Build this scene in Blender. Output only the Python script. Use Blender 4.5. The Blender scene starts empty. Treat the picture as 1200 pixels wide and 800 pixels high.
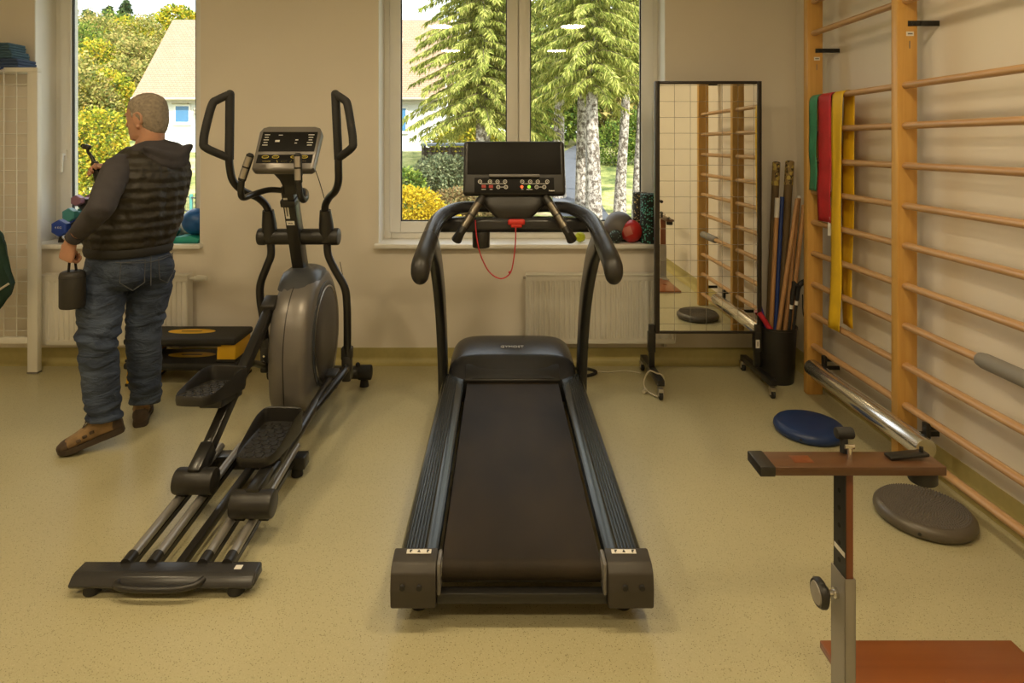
import bpy, bmesh, math, random
from mathutils import Vector as V, Matrix as M, noise as mnoise
R = math.radians
PI = math.pi
sc = bpy.context.scene
C = sc.collection
rnd = random.Random(7)
FPX, CX, CY, CH = 720.0, 587.0, 168.0, 1.5      # focal length in pixels, principal point, eye height


def at(px, py, Y):
    return V(((px - CX) * Y / FPX, Y, CH - (py - CY) * Y / FPX))


def lin(c):
    c = c / 255.0
    return c / 12.92 if c <= 0.04045 else ((c + 0.055) / 1.055) ** 2.4


def rgb(r, g, b):
    return (lin(r), lin(g), lin(b), 1.0)


# ------------------------------------------------------------------ materials
def new_mat(name):
    m = bpy.data.materials.new(name)
    m.use_nodes = True
    nt = m.node_tree
    b = nt.nodes.get('Principled BSDF')
    return m, nt, b, nt.nodes.get('Material Output')


def mat(name, col, rough=.5, metal=0., var=.08, scale=6., bump=0., bscale=80., stretch=(1, 1, 1), spec=.5, coat=0., rvar=0.):
    m, nt, b, out = new_mat(name)
    N, L = nt.nodes, nt.links
    tc = N.new('ShaderNodeTexCoord')
    mp = N.new('ShaderNodeMapping')
    mp.inputs['Scale'].default_value = stretch
    L.new(tc.outputs['Object'], mp.inputs['Vector'])
    n = N.new('ShaderNodeTexNoise')
    n.inputs['Scale'].default_value = scale
    n.inputs['Detail'].default_value = 4
    L.new(mp.outputs['Vector'], n.inputs['Vector'])
    r = N.new('ShaderNodeValToRGB')
    r.color_ramp.elements[0].position = .3
    r.color_ramp.elements[1].position = .7
    r.color_ramp.elements[0].color = tuple(min(1, x * (1 - var)) for x in col[:3]) + (1,)
    r.color_ramp.elements[1].color = tuple(min(1, x * (1 + var)) for x in col[:3]) + (1,)
    L.new(n.outputs['Fac'], r.inputs['Fac'])
    L.new(r.outputs['Color'], b.inputs['Base Color'])
    b.inputs['Roughness'].default_value = rough
    b.inputs['Metallic'].default_value = metal
    b.inputs['Specular IOR Level'].default_value = spec
    b.inputs['Coat Weight'].default_value = coat
    if bump:
        n2 = N.new('ShaderNodeTexNoise')
        n2.inputs['Scale'].default_value = bscale
        n2.inputs['Detail'].default_value = 3
        L.new(mp.outputs['Vector'], n2.inputs['Vector'])
        bp = N.new('ShaderNodeBump')
        bp.inputs['Strength'].default_value = bump
        bp.inputs['Distance'].default_value = .01
        L.new(n2.outputs['Fac'], bp.inputs['Height'])
        L.new(bp.outputs['Normal'], b.inputs['Normal'])
    return m


def speckle_mat(name, base, specks, rough, scale, thresh, bump=0.):
    """base colour with specks of other colours (voronoi cells picked at random)"""
    m, nt, b, out = new_mat(name)
    N, L = nt.nodes, nt.links
    tc = N.new('ShaderNodeTexCoord')
    n = N.new('ShaderNodeTexNoise')
    n.inputs['Scale'].default_value = 1.3
    n.inputs['Detail'].default_value = 5
    L.new(tc.outputs['Object'], n.inputs['Vector'])
    r = N.new('ShaderNodeValToRGB')
    r.color_ramp.elements[0].position = .3
    r.color_ramp.elements[1].position = .7
    r.color_ramp.elements[0].color = tuple(x * .94 for x in base[:3]) + (1,)
    r.color_ramp.elements[1].color = tuple(min(1, x * 1.05) for x in base[:3]) + (1,)
    L.new(n.outputs['Fac'], r.inputs['Fac'])
    prev = r.outputs['Color']
    for k, (c, th, sc_) in enumerate(specks):
        v = N.new('ShaderNodeTexVoronoi')
        v.inputs['Scale'].default_value = scale * sc_
        L.new(tc.outputs['Object'], v.inputs['Vector'])
        sep = N.new('ShaderNodeSeparateColor')
        L.new(v.outputs['Color'], sep.inputs['Color'])
        g = N.new('ShaderNodeMath'); g.operation = 'GREATER_THAN'
        g.inputs[1].default_value = th
        L.new(sep.outputs[k % 3], g.inputs[0])
        d = N.new('ShaderNodeMath'); d.operation = 'LESS_THAN'
        d.inputs[1].default_value = thresh
        L.new(v.outputs['Distance'], d.inputs[0])
        mu = N.new('ShaderNodeMath'); mu.operation = 'MULTIPLY'
        L.new(g.outputs[0], mu.inputs[0]); L.new(d.outputs[0], mu.inputs[1])
        mx = N.new('ShaderNodeMix'); mx.data_type = 'RGBA'
        L.new(mu.outputs[0], mx.inputs['Factor'])
        L.new(prev, mx.inputs['A'])
        mx.inputs['B'].default_value = c
        prev = mx.outputs['Result']
    L.new(prev, b.inputs['Base Color'])
    b.inputs['Roughness'].default_value = rough
    if bump:
        n2 = N.new('ShaderNodeTexNoise')
        n2.inputs['Scale'].default_value = 220
        L.new(tc.outputs['Object'], n2.inputs['Vector'])
        bp = N.new('ShaderNodeBump'); bp.inputs['Strength'].default_value = bump; bp.inputs['Distance'].default_value = .005
        L.new(n2.outputs['Fac'], bp.inputs['Height']); L.new(bp.outputs['Normal'], b.inputs['Normal'])
    return m


def glass_mat(name, tint=(1, 1, 1, 1)):
    m, nt, b, out = new_mat(name)
    N, L = nt.nodes, nt.links
    N.remove(b)
    t = N.new('ShaderNodeBsdfTransparent'); t.inputs['Color'].default_value = tint
    g = N.new('ShaderNodeBsdfGlossy'); g.inputs['Roughness'].default_value = 0.0
    fr = N.new('ShaderNodeFresnel')
    ge = N.new('ShaderNodeNewGeometry')
    ior = N.new('ShaderNodeMapRange'); ior.inputs['To Min'].default_value = 1.45; ior.inputs['To Max'].default_value = 1 / 1.45
    L.new(ge.outputs['Backfacing'], ior.inputs['Value']); L.new(ior.outputs['Result'], fr.inputs['IOR'])
    mx = N.new('ShaderNodeMixShader')
    L.new(fr.outputs[0], mx.inputs[0]); L.new(t.outputs[0], mx.inputs[1]); L.new(g.outputs[0], mx.inputs[2])
    L.new(mx.outputs[0], out.inputs['Surface'])
    return m


def leaf_mat(name, cols, rough=.6, trans=.35):
    """leaves: colour varies leaf by leaf"""
    m, nt, b, out = new_mat(name)
    N, L = nt.nodes, nt.links
    g = N.new('ShaderNodeNewGeometry')
    r = N.new('ShaderNodeValToRGB')
    e = r.color_ramp.elements
    while len(e) < len(cols):
        e.new(.5)
    for i, c in enumerate(cols):
        e[i].position = i / (len(cols) - 1)
        e[i].color = c
    L.new(g.outputs['Random Per Island'], r.inputs['Fac'])
    L.new(r.outputs['Color'], b.inputs['Base Color'])
    b.inputs['Roughness'].default_value = rough
    b.inputs['Specular IOR Level'].default_value = .25
    t = N.new('ShaderNodeBsdfTranslucent')
    L.new(r.outputs['Color'], t.inputs['Color'])
    mx = N.new('ShaderNodeMixShader'); mx.inputs[0].default_value = trans
    L.new(b.outputs[0], mx.inputs[1]); L.new(t.outputs[0], mx.inputs[2])
    L.new(mx.outputs[0], out.inputs['Surface'])
    return m


def emit_mat(name, col, strength):
    m, nt, b, out = new_mat(name)
    b.inputs['Base Color'].default_value = col
    b.inputs['Emission Color'].default_value = col
    b.inputs['Emission Strength'].default_value = strength
    return m


def wood_mat(name, c1, c2, axis='z', rough=.4, scale=3., coat=.2):
    m, nt, b, out = new_mat(name)
    N, L = nt.nodes, nt.links
    tc = N.new('ShaderNodeTexCoord')
    mp = N.new('ShaderNodeMapping')
    s = {'z': (14, 14, .7), 'y': (14, .7, 14), 'x': (.7, 14, 14)}[axis]
    mp.inputs['Scale'].default_value = s
    L.new(tc.outputs['Object'], mp.inputs['Vector'])
    n = N.new('ShaderNodeTexNoise'); n.inputs['Scale'].default_value = scale; n.inputs['Detail'].default_value = 6
    n.inputs['Distortion'].default_value = .6
    L.new(mp.outputs['Vector'], n.inputs['Vector'])
    r = N.new('ShaderNodeValToRGB')
    r.color_ramp.elements[0].position = .3; r.color_ramp.elements[0].color = c1
    r.color_ramp.elements[1].position = .68; r.color_ramp.elements[1].color = c2
    L.new(n.outputs['Fac'], r.inputs['Fac'])
    L.new(r.outputs['Color'], b.inputs['Base Color'])
    b.inputs['Roughness'].default_value = rough
    b.inputs['Coat Weight'].default_value = coat
    b.inputs['Coat Roughness'].default_value = .25
    return m


# ------------------------------------------------------------------ mesh builder
WORLD = {}


class MB:
    def __init__(s):
        s.v, s.f, s.mi = [], [], []

    def add(s, vs, fs, mi=0):
        o = len(s.v)
        s.v.extend(V(p) for p in vs)
        s.f.extend(tuple(i + o for i in f) for f in fs)
        s.mi.extend([mi] * len(fs))
        return s

    def bm(s, b, mi=0, mtx=None):
        b.verts.index_update()
        vs = [(mtx @ v.co if mtx else v.co.copy()) for v in b.verts]
        fs = [[v.index for v in f.verts] for f in b.faces]
        b.free()
        return s.add(vs, fs, mi)

    def box(s, c, size, rot=None, bev=0., seg=2, mi=0):
        b = bmesh.new()
        bmesh.ops.create_cube(b, size=1)
        for v in b.verts:
            v.co = V((v.co.x * size[0], v.co.y * size[1], v.co.z * size[2]))
        if bev:
            bmesh.ops.bevel(b, geom=b.edges[:], offset=min(bev, min(size) * .49), segments=seg, profile=.5, affect='EDGES')
        m = M.Translation(V(c))
        if rot is not None:
            m = m @ (rot.to_4x4() if isinstance(rot, M) else rot.to_matrix().to_4x4())
        return s.bm(b, mi, m)

    def span(s, a, b, bev=0., seg=2, mi=0):
        a, b = V(a), V(b)
        return s.box((a + b) / 2, [abs(b[i] - a[i]) for i in range(3)], None, bev, seg, mi)

    def bar(s, p, q, w, h, up=V((0, 0, 1)), bev=0., mi=0):
        """box from p to q with width w (across) and height h (along up)"""
        p, q = V(p), V(q)
        y = (q - p).normalized()
        x = y.cross(V(up)).normalized()
        z = x.cross(y)
        m = M((x, y, z)).transposed()
        return s.box((p + q) / 2, (w, (q - p).length, h), m, bev, 2, mi)

    def rings(s, rs, caps=True, closed=False, mi=0):
        n = len(rs[0])
        vs = [p for r in rs for p in r]
        fs = []
        k = len(rs)
        for i in range(k if closed else k - 1):
            a, b = i * n, ((i + 1) % k) * n
            for j in range(n):
                j2 = (j + 1) % n
                fs.append((a + j, a + j2, b + j2, b + j))
        if caps and not closed:
            fs.append(tuple(reversed(range(n))))
            fs.append(tuple((k - 1) * n + j for j in range(n)))
        return s.add(vs, fs, mi)

    def tube(s, path, r, seg=12, caps=True, closed=False, smooth=0, ry=None, up=None, mi=0):
        """round (or oval: r across, ry along up) tube along a path; r may be a list"""
        P = [V(p) for p in path]
        rr = list(r) if isinstance(r, (list, tuple)) else [r] * len(P)
        yy = list(ry) if isinstance(ry, (list, tuple)) else ([ry] * len(P) if ry is not None else rr[:])
        if smooth:
            P, rr, yy = crom(P, rr, yy, smooth, closed)
        n = len(P)
        T = []
        for i in range(n):
            if closed:
                t = P[(i + 1) % n] - P[i - 1]
            else:
                t = P[min(i + 1, n - 1)] - P[max(i - 1, 0)]
            T.append(t.normalized())
        if up is None:
            a = V((0, 0, 1)) if abs(T[0].z) < .8 else V((0, 1, 0))
        else:
            a = V(up)
        x = T[0].cross(a).normalized()
        rs = []
        for i in range(n):
            if up is not None and T[i].cross(V(up)).length > .05:
                x = T[i].cross(V(up)).normalized()
            else:
                x = (x - T[i] * x.dot(T[i])).normalized()
            z = x.cross(T[i])
            rs.append([P[i] + x * (math.cos(2 * PI * k / seg) * rr[i]) + z * (math.sin(2 * PI * k / seg) * yy[i]) for k in range(seg)])
        return s.rings(rs, caps, closed, mi)

    def cyl(s, p, q, r, seg=20, r2=None, bev=0., mi=0):
        p, q = V(p), V(q)
        r2 = r if r2 is None else r2
        if bev:
            d = (q - p).normalized()
            return s.tube([p, p + d * bev * .3, p + d * bev, q - d * bev, q - d * bev * .3, q], [r - bev, r - bev * .3, r, r2, r2 - bev * .3, r2 - bev], seg, mi=mi)
        return s.tube([p, q], [r, r2], seg, mi=mi)

    def lathe(s, prof, c=(0, 0, 0), seg=28, mtx=None, mi=0, caps=False):
        vs, fs = [], []
        n = len(prof)
        for k in range(seg):
            a = 2 * PI * k / seg
            for (r, z) in prof:
                vs.append(V((r * math.cos(a), r * math.sin(a), z)))
        for k in range(seg):
            k2 = (k + 1) % seg
            for i in range(n - 1):
                q = [k * n + i, k2 * n + i, k2 * n + i + 1, k * n + i + 1]
                if prof[i][0] < 1e-6:
                    q = [k * n + i, k2 * n + i + 1, k * n + i + 1]
                elif prof[i + 1][0] < 1e-6:
                    q = [k * n + i, k2 * n + i, k * n + i + 1]
                fs.append(tuple(q))
        m = M.Translation(V(c)) @ (mtx.to_4x4() if mtx is not None else M.Identity(4))
        return s.add([m @ v for v in vs], fs, mi)

    def ball(s, c, r, seg=24, rings=14, scale=(1, 1, 1), rot=None, mi=0):
        prof = [(max(0, r * math.sin(PI * i / rings)) if 0 < i < rings else 0, -r * math.cos(PI * i / rings)) for i in range(rings + 1)]
        m = M.Diagonal(V(scale)).to_4x4()
        if rot is not None:
            m = rot.to_4x4() @ m
        return s.lathe(prof, c, seg, m, mi)

    def prism(s, poly, a, b, axis='x', bev=0., seg=2, mi=0, mtx=None):
        """polygon of 2-D points swept from a to b along axis (x: (y,z), y: (x,z), z: (x,y))"""
        bm_ = bmesh.new()

        def pt(u, w, t):
            return {'x': (t, u, w), 'y': (u, t, w), 'z': (u, w, t)}[axis]
        lo = [bm_.verts.new(pt(u, w, a)) for u, w in poly]
        hi = [bm_.verts.new(pt(u, w, b)) for u, w in poly]
        n = len(poly)
        bm_.faces.new(list(reversed(lo)))
        bm_.faces.new(hi)
        for i in range(n):
            j = (i + 1) % n
            bm_.faces.new((lo[i], lo[j], hi[j], hi[i]))
        bmesh.ops.recalc_face_normals(bm_, faces=bm_.faces[:])
        if bev:
            bmesh.ops.bevel(bm_, geom=bm_.edges[:], offset=bev, segments=seg, profile=.5, affect='EDGES', clamp_overlap=True)
        return s.bm(bm_, mi, mtx)

    def build(s, name, mats, parent=None, origin=None, smooth=38, rotz=0.):
        me = bpy.data.meshes.new(name)
        if parent is not None:
            W = WORLD[parent.name]
        elif origin is not None:
            W = V(origin)
        else:
            lo = V((min(v[i] for v in s.v) for i in range(3)))
            hi = V((max(v[i] for v in s.v) for i in range(3)))
            W = V(((lo.x + hi.x) / 2, (lo.y + hi.y) / 2, lo.z))
        me.from_pydata([v - W for v in s.v], [], s.f)
        ms = mats if isinstance(mats, (list, tuple)) else [mats]
        for m_ in ms:
            me.materials.append(m_)
        if len(ms) > 1:
            me.polygons.foreach_set('material_index', s.mi)
        me.validate()
        bm_ = bmesh.new(); bm_.from_mesh(me)
        bmesh.ops.recalc_face_normals(bm_, faces=bm_.faces[:]) if smooth is not None else None
        bm_.to_mesh(me); bm_.free()
        if smooth:
            me.polygons.foreach_set('use_smooth', [True] * len(me.polygons))
            me.set_sharp_from_angle(angle=R(smooth))
        me.update()
        o = bpy.data.objects.new(name, me)
        C.objects.link(o)
        if parent is not None:
            o.parent = parent
        else:
            o.location = W
        WORLD[o.name] = W
        return o


def crom(P, rr, yy, k, closed=False):
    """Catmull-Rom refinement of a path with radii"""
    n = len(P)
    oP, orr, oy = [], [], []
    g = (lambda i: i % n) if closed else (lambda i: max(0, min(n - 1, i)))
    for i in range(n if closed else n - 1):
        p0, p1, p2, p3 = P[g(i - 1)], P[g(i)], P[g(i + 1)], P[g(i + 2)]
        for j in range(k):
            t = j / k
            q = .5 * ((2 * p1) + (p2 - p0) * t + (2 * p0 - 5 * p1 + 4 * p2 - p3) * t * t + (3 * p1 - p0 - 3 * p2 + p3) * t ** 3)
            oP.append(q)
            orr.append(rr[g(i)] * (1 - t) + rr[g(i + 1)] * t)
            oy.append(yy[g(i)] * (1 - t) + yy[g(i + 1)] * t)
    if not closed:
        oP.append(P[-1]); orr.append(rr[-1]); oy.append(yy[-1])
    return oP, orr, oy


def tag(o, label=None, cat=None, group=None, kind=None):
    if label: o['label'] = label
    if cat: o['category'] = cat
    if group: o['group'] = group
    if kind: o['kind'] = kind
    return o


def thing(name, loc, label=None, cat=None, group=None, kind=None):
    o = bpy.data.objects.new(name, None)
    o.empty_display_size = .1
    C.objects.link(o)
    o.location = V(loc)
    WORLD[o.name] = V(loc)
    return tag(o, label, cat, group, kind)


def dup(root, loc, rotz=None, label=None):
    r = root.copy(); C.objects.link(r); r.location = V(loc)
    WORLD[r.name] = V(loc)
    if rotz is not None: r.rotation_euler = (0, 0, rotz)
    if label: r['label'] = label
    for ch in list(root.children):
        c = ch.copy(); C.objects.link(c); c.parent = r
        for g in list(ch.children):
            d = g.copy(); C.objects.link(d); d.parent = c
    return r


def text(name, s, size, mtx, m, parent, depth=.0006, align='CENTER'):
    cu = bpy.data.curves.new(name, 'FONT')
    cu.body = s; cu.size = size; cu.extrude = depth; cu.align_x = align; cu.align_y = 'CENTER'; cu.resolution_u = 3
    tmp = bpy.data.objects.new(name + '_tmp', cu)
    C.objects.link(tmp)
    bpy.context.view_layer.update()
    me = bpy.data.meshes.new_from_object(tmp.evaluated_get(bpy.context.evaluated_depsgraph_get()))
    bpy.data.objects.remove(tmp, do_unlink=True)
    b = MB()
    b.add([mtx @ v.co for v in me.vertices], [tuple(p.vertices) for p in me.polygons])
    bpy.data.meshes.remove(me)
    return b.build(name, m, parent, smooth=0)


def frame_mtx(o, x, y):
    """matrix whose local x,y axes are given; z is their cross product"""
    x = V(x).normalized(); y = V(y); y = (y - x * y.dot(x)).normalized(); z = x.cross(y)
    m = M((x, y, z)).transposed().to_4x4()
    m.translation = V(o)
    return m


def remeshed(mb, voxel, smooth_it=4, fac=.5):
    """union of overlapping closed shapes as one continuous skin -> MB"""
    me = bpy.data.meshes.new('tmp')
    me.from_pydata(mb.v, [], mb.f)
    bm_ = bmesh.new(); bm_.from_mesh(me)
    bmesh.ops.recalc_face_normals(bm_, faces=bm_.faces[:])
    bm_.to_mesh(me); bm_.free()
    o = bpy.data.objects.new('tmp', me); C.objects.link(o)
    md = o.modifiers.new('r', 'REMESH'); md.mode = 'VOXEL'; md.voxel_size = voxel; md.adaptivity = 0
    if smooth_it:
        sm = o.modifiers.new('s', 'SMOOTH'); sm.factor = fac; sm.iterations = smooth_it
    bpy.context.view_layer.update()
    e = bpy.data.meshes.new_from_object(o.evaluated_get(bpy.context.evaluated_depsgraph_get()))
    r = MB()
    r.add([v.co.copy() for v in e.vertices], [tuple(p.vertices) for p in e.polygons])
    bpy.data.objects.remove(o, do_unlink=True)
    bpy.data.meshes.remove(me); bpy.data.meshes.remove(e)
    return r


def ering(c, u, w, ru, rw, n=20, p=2.0):
    """super-ellipse ring around c in the plane of u, w"""
    out = []
    for k in range(n):
        a = 2 * PI * k / n
        ca, sa = math.cos(a), math.sin(a)
        e = 2.0 / p
        out.append(V(c) + V(u) * (math.copysign(abs(ca) ** e, ca) * ru) + V(w) * (math.copysign(abs(sa) ** e, sa) * rw))
    return out
# ------------------------------------------------------------------ shared materials
m_wall = mat('wall_paint', (.80, .735, .64, 1), .75, var=.02, scale=2, bump=.03, bscale=150)
m_ceil = mat('ceiling_paint', (.82, .80, .76, 1), .8, var=.01)
m_white = mat('white_plastic', (.87, .85, .80, 1), .35, var=.015)
m_enamel = mat('white_enamel', (.78, .755, .69, 1), .35, var=.015)
m_floor = speckle_mat('vinyl_floor', (.455, .412, .248, 1), [((.33, .285, .145, 1), .74, 1.), ((.53, .48, .30, 1), .76, .8), ((.19, .16, .08, 1), .93, .75)], .33, 300, .33)
m_skirt = mat('vinyl_skirting', (.44, .375, .15, 1), .45, var=.05, scale=30)
m_black = mat('black_plastic', (.019, .017, .0145, 1), .40, var=.15, bump=.04, bscale=400)
m_blackm = mat('black_metal', (.015, .014, .0125, 1), .3, var=.1)
m_rubber = mat('black_rubber', (.016, .015, .014, 1), .7, var=.1)
m_grey = mat('grey_plastic', (.16, .15, .14, 1), .4, var=.05)
m_chrome = mat('chrome', (.75, .73, .70, 1), .12, 1., var=.02)
m_steel = mat('brushed_steel', (.55, .52, .48, 1), .3, 1., var=.05)
m_glass = glass_mat('window_glass', (.97, .98, .97, 1))
m_label = mat('label_white', (.75, .72, .66, 1), .5, var=.02)
m_gasket = mat('gasket', (.03, .03, .028, 1), .6)
m_lamp = emit_mat('lamp_diffuser', (1.0, .80, .50, 1), 1.0)

XL, XR, YB, YF, HC = -3.95, 2.02, 4.2, -2.6, 2.9
YG = 4.40     # front face of the window frames
WIN = [(-3.19, -2.053, .818, 2.76), (-.84, 1.126, .82, 2.76)]
T = .42       # wall thickness

# floor, ceiling, walls
b = MB(); b.span((XL - .3, YF - .3, -.2), (XR + .3, YB + T, 0)); o = b.build('floor', m_floor, origin=(0, 0, 0)); tag(o, kind='structure')
b = MB(); b.span((XL - .3, YF - .3, HC), (XR + .3, YB + T, HC + .3)); o = b.build('ceiling', m_ceil); tag(o, kind='structure')
b = MB(); b.span((XL - .3, YF - .3, 0), (XL, YB, HC)); o = b.build('wall_left', m_wall); tag(o, kind='structure')
b = MB(); b.span((XR, YF - .3, 0), (XR + .3, YB, HC)); o = b.build('wall_right', m_wall); tag(o, kind='structure')
b = MB(); b.span((XL, YF - .3, 0), (XR, YF, HC)); o = b.build('wall_front', m_wall); tag(o, kind='structure')
b = MB()
xs = [XL - .3, WIN[0][0], WIN[0][1], WIN[1][0], WIN[1][1], XR + .3]
for i in (0, 2, 4):
    b.span((xs[i], YB, 0), (xs[i + 1], YB + T, HC))
for w in WIN:
    b.span((w[0], YB, 0), (w[1], YB + T, w[2] - .03))
    b.span((w[0], YB, w[3]), (w[1], YB + T, HC))
o = b.build('wall_back', m_wall, smooth=0); tag(o, kind='structure')


# coved vinyl skirting
def skirting(name, poly, a, b_, axis):
    s = MB(); s.prism(poly, a, b_, axis); o = s.build(name, m_skirt, smooth=60); tag(o, kind='structure')


def cove(sgn, wallpos):
    p = [(0, 0), (0, .105), (.004, .105), (.005, .04)]
    for k in range(6):
        a = PI / 2 * k / 5
        p.append((.045 - .04 * math.cos(a), .04 - .037 * math.sin(a)))
    p.append((.06, 0.001)); p.append((.06, 0))
    return [(wallpos - sgn * u, z) for u, z in p]


skirting('baseboard_back', cove(1, YB), XL, XR, 'x')
skirting('baseboard_right', cove(1, XR), YF, YB, 'y')
skirting('baseboard_left', cove(-1, XL), YF, YB, 'y')

# windows
def window(idx, x0, x1, z0, z1, mull, handle_x):
    w = thing('window_%d' % idx, ((x0 + x1) / 2, YG, z0), kind='structure')
    y0, y1 = YG, YG + .07
    f = MB(); F = .055
    f.span((x0, y0, z0), (x0 + F, y1, z1), .006); f.span((x1 - F, y0, z0), (x1, y1, z1), .006)
    f.span((x0 + F, y0, z0), (x1 - F, y1, z0 + F), .006); f.span((x0 + F, y0, z1 - F), (x1 - F, y1, z1), .006)
    if mull: f.span((mull - .025, y0 + .006, z0 + F * .8), (mull + .025, y1 - .014, z1 - F * .8))
    f.build('frame', m_white, w)
    rv = MB(); rv.span((x0, YB + .002, z0), (x0 + .006, y0, z1)); rv.span((x1 - .006, YB + .002, z0), (x1, y0, z1)); rv.span((x0, YB + .002, z1 - .006), (x1, y0, z1)); rv.build('reveal_lining', m_white, w)
    cells = []
    if mull:
        xm = mull
        cells = [(x0 + F * .8, xm - .003), (xm + .003, x1 - F * .8)]
    else:
        cells = [(x0 + F * .8, x1 - F * .8)]
    S = .08
    for k, (a, c) in enumerate(cells):
        s = MB(); ya, yb = y0 - .018, y1 - .01
        zb, zt = z0 + F * .8, z1 - F * .8
        s.span((a, ya, zb), (a + S, yb, zt), .008); s.span((c - S, ya, zb), (c, yb, zt), .008)
        s.span((a + S, ya, zb), (c - S, yb, zb + S), .008); s.span((a + S, ya, zt - S), (c - S, yb, zt), .008)
        sash = s.build('sash', m_white, w)
        g = MB(); gk = .008
        for (p, q) in (((a + S, zb + S), (a + S + gk, zt - S)), ((c - S - gk, zb + S), (c - S, zt - S)), ((a + S, zb + S), (c - S, zb + S + gk)), ((a + S, zt - S - gk), (c - S, zt - S))):
            g.span((p[0], ya + .012, p[1]), (q[0], ya + .03, q[1]))
        g.build('gasket', m_gasket, sash)
        p = MB(); yy = y0 + .02
        p.span((a + S - .004, yy, zb + S - .004), (c - S + .004, yy + .006, zt - S + .004))
        p.build('pane', m_glass, w, smooth=0)
        # ventilation hinge cover
    if handle_x:
        h = MB(); hz = 1.42
        h.box((handle_x, y0 - .022, hz), (.03, .012, .075), None, .005)
        h.cyl((handle_x, y0 - .022, hz), (handle_x, y0 - .058, hz), .011, 12)
        h.bar((handle_x + .006, y0 - .058, hz + .012), (handle_x - .003, y0 - .056, hz - .125), .02, .014, V((0, 1, 0)), .005)
        h.build('handle', m_white, w)
    s = MB()
    s.span((x0 - .02, YB - .055, z0 - .032), (x1 + .02, YB, z0), .008)
    s.span((x0, YB - .01, z0 - .032), (x1, YG + .06, z0), 0)
    s.build('window_sill', m_white, w)
    if idx == 2:
        for hx in (x0 + .055,):
            h = MB(); h.cyl((hx, y0 - .012, z0 + .06), (hx, y0 - .012, z0 + .14), .008, 10); h.build('hinge', m_white, w)
    return w


window(1, *WIN[0], None, -3.19 + .083)
window(2, *WIN[1], .125, None)

# ceiling lamps: round surface fittings in two rows
lamp_xy = [(-.70, 1.75), (.83, 1.75), (-.74, -.1), (.81, -.1), (-2.25, 1.75), (-2.25, -.1)]
base_l = None
for k, (x, y) in enumerate(lamp_xy):
    if base_l is None:
        L_ = thing('ceiling_lamp', (x, y, HC))
        g = MB(); g.lathe([(0, 0), (.165, 0), (.165, -.045), (.155, -.055), (.150, -.055), (.150, -.03), (0, -.03)], (x, y, HC), 40); g.build('housing', m_white, L_)
        g = MB(); g.lathe([(0, -.062), (.08, -.060), (.135, -.052), (.1495, -.04), (.1495, -.031), (0, -.031)], (x, y, HC), 40); g.build('diffuser', m_lamp, L_)
        base_l = L_; l = L_
    else:
        l = dup(base_l, (x, y, HC))
    place = ['near the back window, above the gym machines', 'near the back window, on the wall bar side', 'above the camera, left of the middle', 'above the camera, on the wall bar side', 'nearest the left window', 'at the far left front of the room'][k]
    tag(l, 'round white ceiling lamp ' + place, 'ceiling lamp', 'round ceiling lamps')

# radiators under the windows
def radiator(x0, x1, z0, z1, label, valve_side):
    yw, yf = YB - .035, YB - .115
    r = thing('radiator', ((x0 + x1) / 2, YB - .06, z0), label, 'radiator')
    p = MB()
    # ribbed front panel
    n = int((x1 - x0) / .0335)
    pr = []
    st = (x1 - x0) / n
    for i in range(n):
        a = x0 + i * st
        pr += [(a, yf + .008), (a + st * .30, yf + .008), (a + st * .45, yf), (a + st * .85, yf), (a + st, yf + .008)]
    prof = pr + [(x1, yf + .022), (x0, yf + .022)]
    p.prism(prof, z0 + .035, z1 - .045, 'z')
    p.span((x0, yf + .004, z0), (x1, yf + .022, z0 + .04), .005)
    p.span((x0, yf + .004, z1 - .05), (x1, yf + .022, z1 - .01), .005)
    p.span((x0, yf + .06, z0), (x1, yf + .075, z1 - .012), .004)
    p.build('panel', m_enamel, r, smooth=25)
    t = MB()
    t.span((x0 - .004, yf - .002, z1 - .012), (x1 + .004, yf + .077, z1), .004)
    t.span((x0 - .004, yf + .0, z0 + .01), (x0, yf + .075, z1 - .012)); t.span((x1, yf + .0, z0 + .01), (x1 + .004, yf + .075, z1 - .012))
    t.build('cover', m_enamel, r)
    v = MB(); xv = x1 if valve_side > 0 else x0
    s_ = valve_side
    v.cyl((xv + s_ * .002, yf + .04, z1 - .03), (xv + s_ * .05, yf + .04, z1 - .03), .009, 12)
    v.cyl((xv + s_ * .03, yf + .04, z1 - .03), (xv + s_ * .042, yf + .04, z1 - .03), .016, 6)
    v.cyl((xv + s_ * .045, yf + .04, z1 - .03), (xv + s_ * .115, yf + .04, z1 - .03), .021, 18, .018, .006)
    if valve_side > 0:
        v.build('valve', m_white, r)
    else:
        v = MB(); v.cyl((x0 + .002, yf + .04, z1 - .03), (x0 - .02, yf + .04, z1 - .03), .009, 10); v.build('air_vent', m_steel, r)
    for xx in (x0 + .2, x1 - .2):
        k = MB(); k.span((xx - .015, yf + .07, z0 + .05), (xx + .015, YB - .001, z1 - .08))
        k.build('bracket', m_white, r)
    f = MB(); f.tube([(x1 - .06, yf + .04, z0 + .01), (x1 - .06, yf + .04, z0 - .02), (x1 - .06, YB - .018, z0 - .03)], .012, 10); f.build('pipe', m_steel, r)
    return r


radiator(-3.075, -2.09, .155, .625, 'white ribbed radiator under the left window behind the man', 1)
radiator(.17, 1.16, .165, .63, 'white ribbed radiator under the wide window behind the treadmill', -1)
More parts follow.
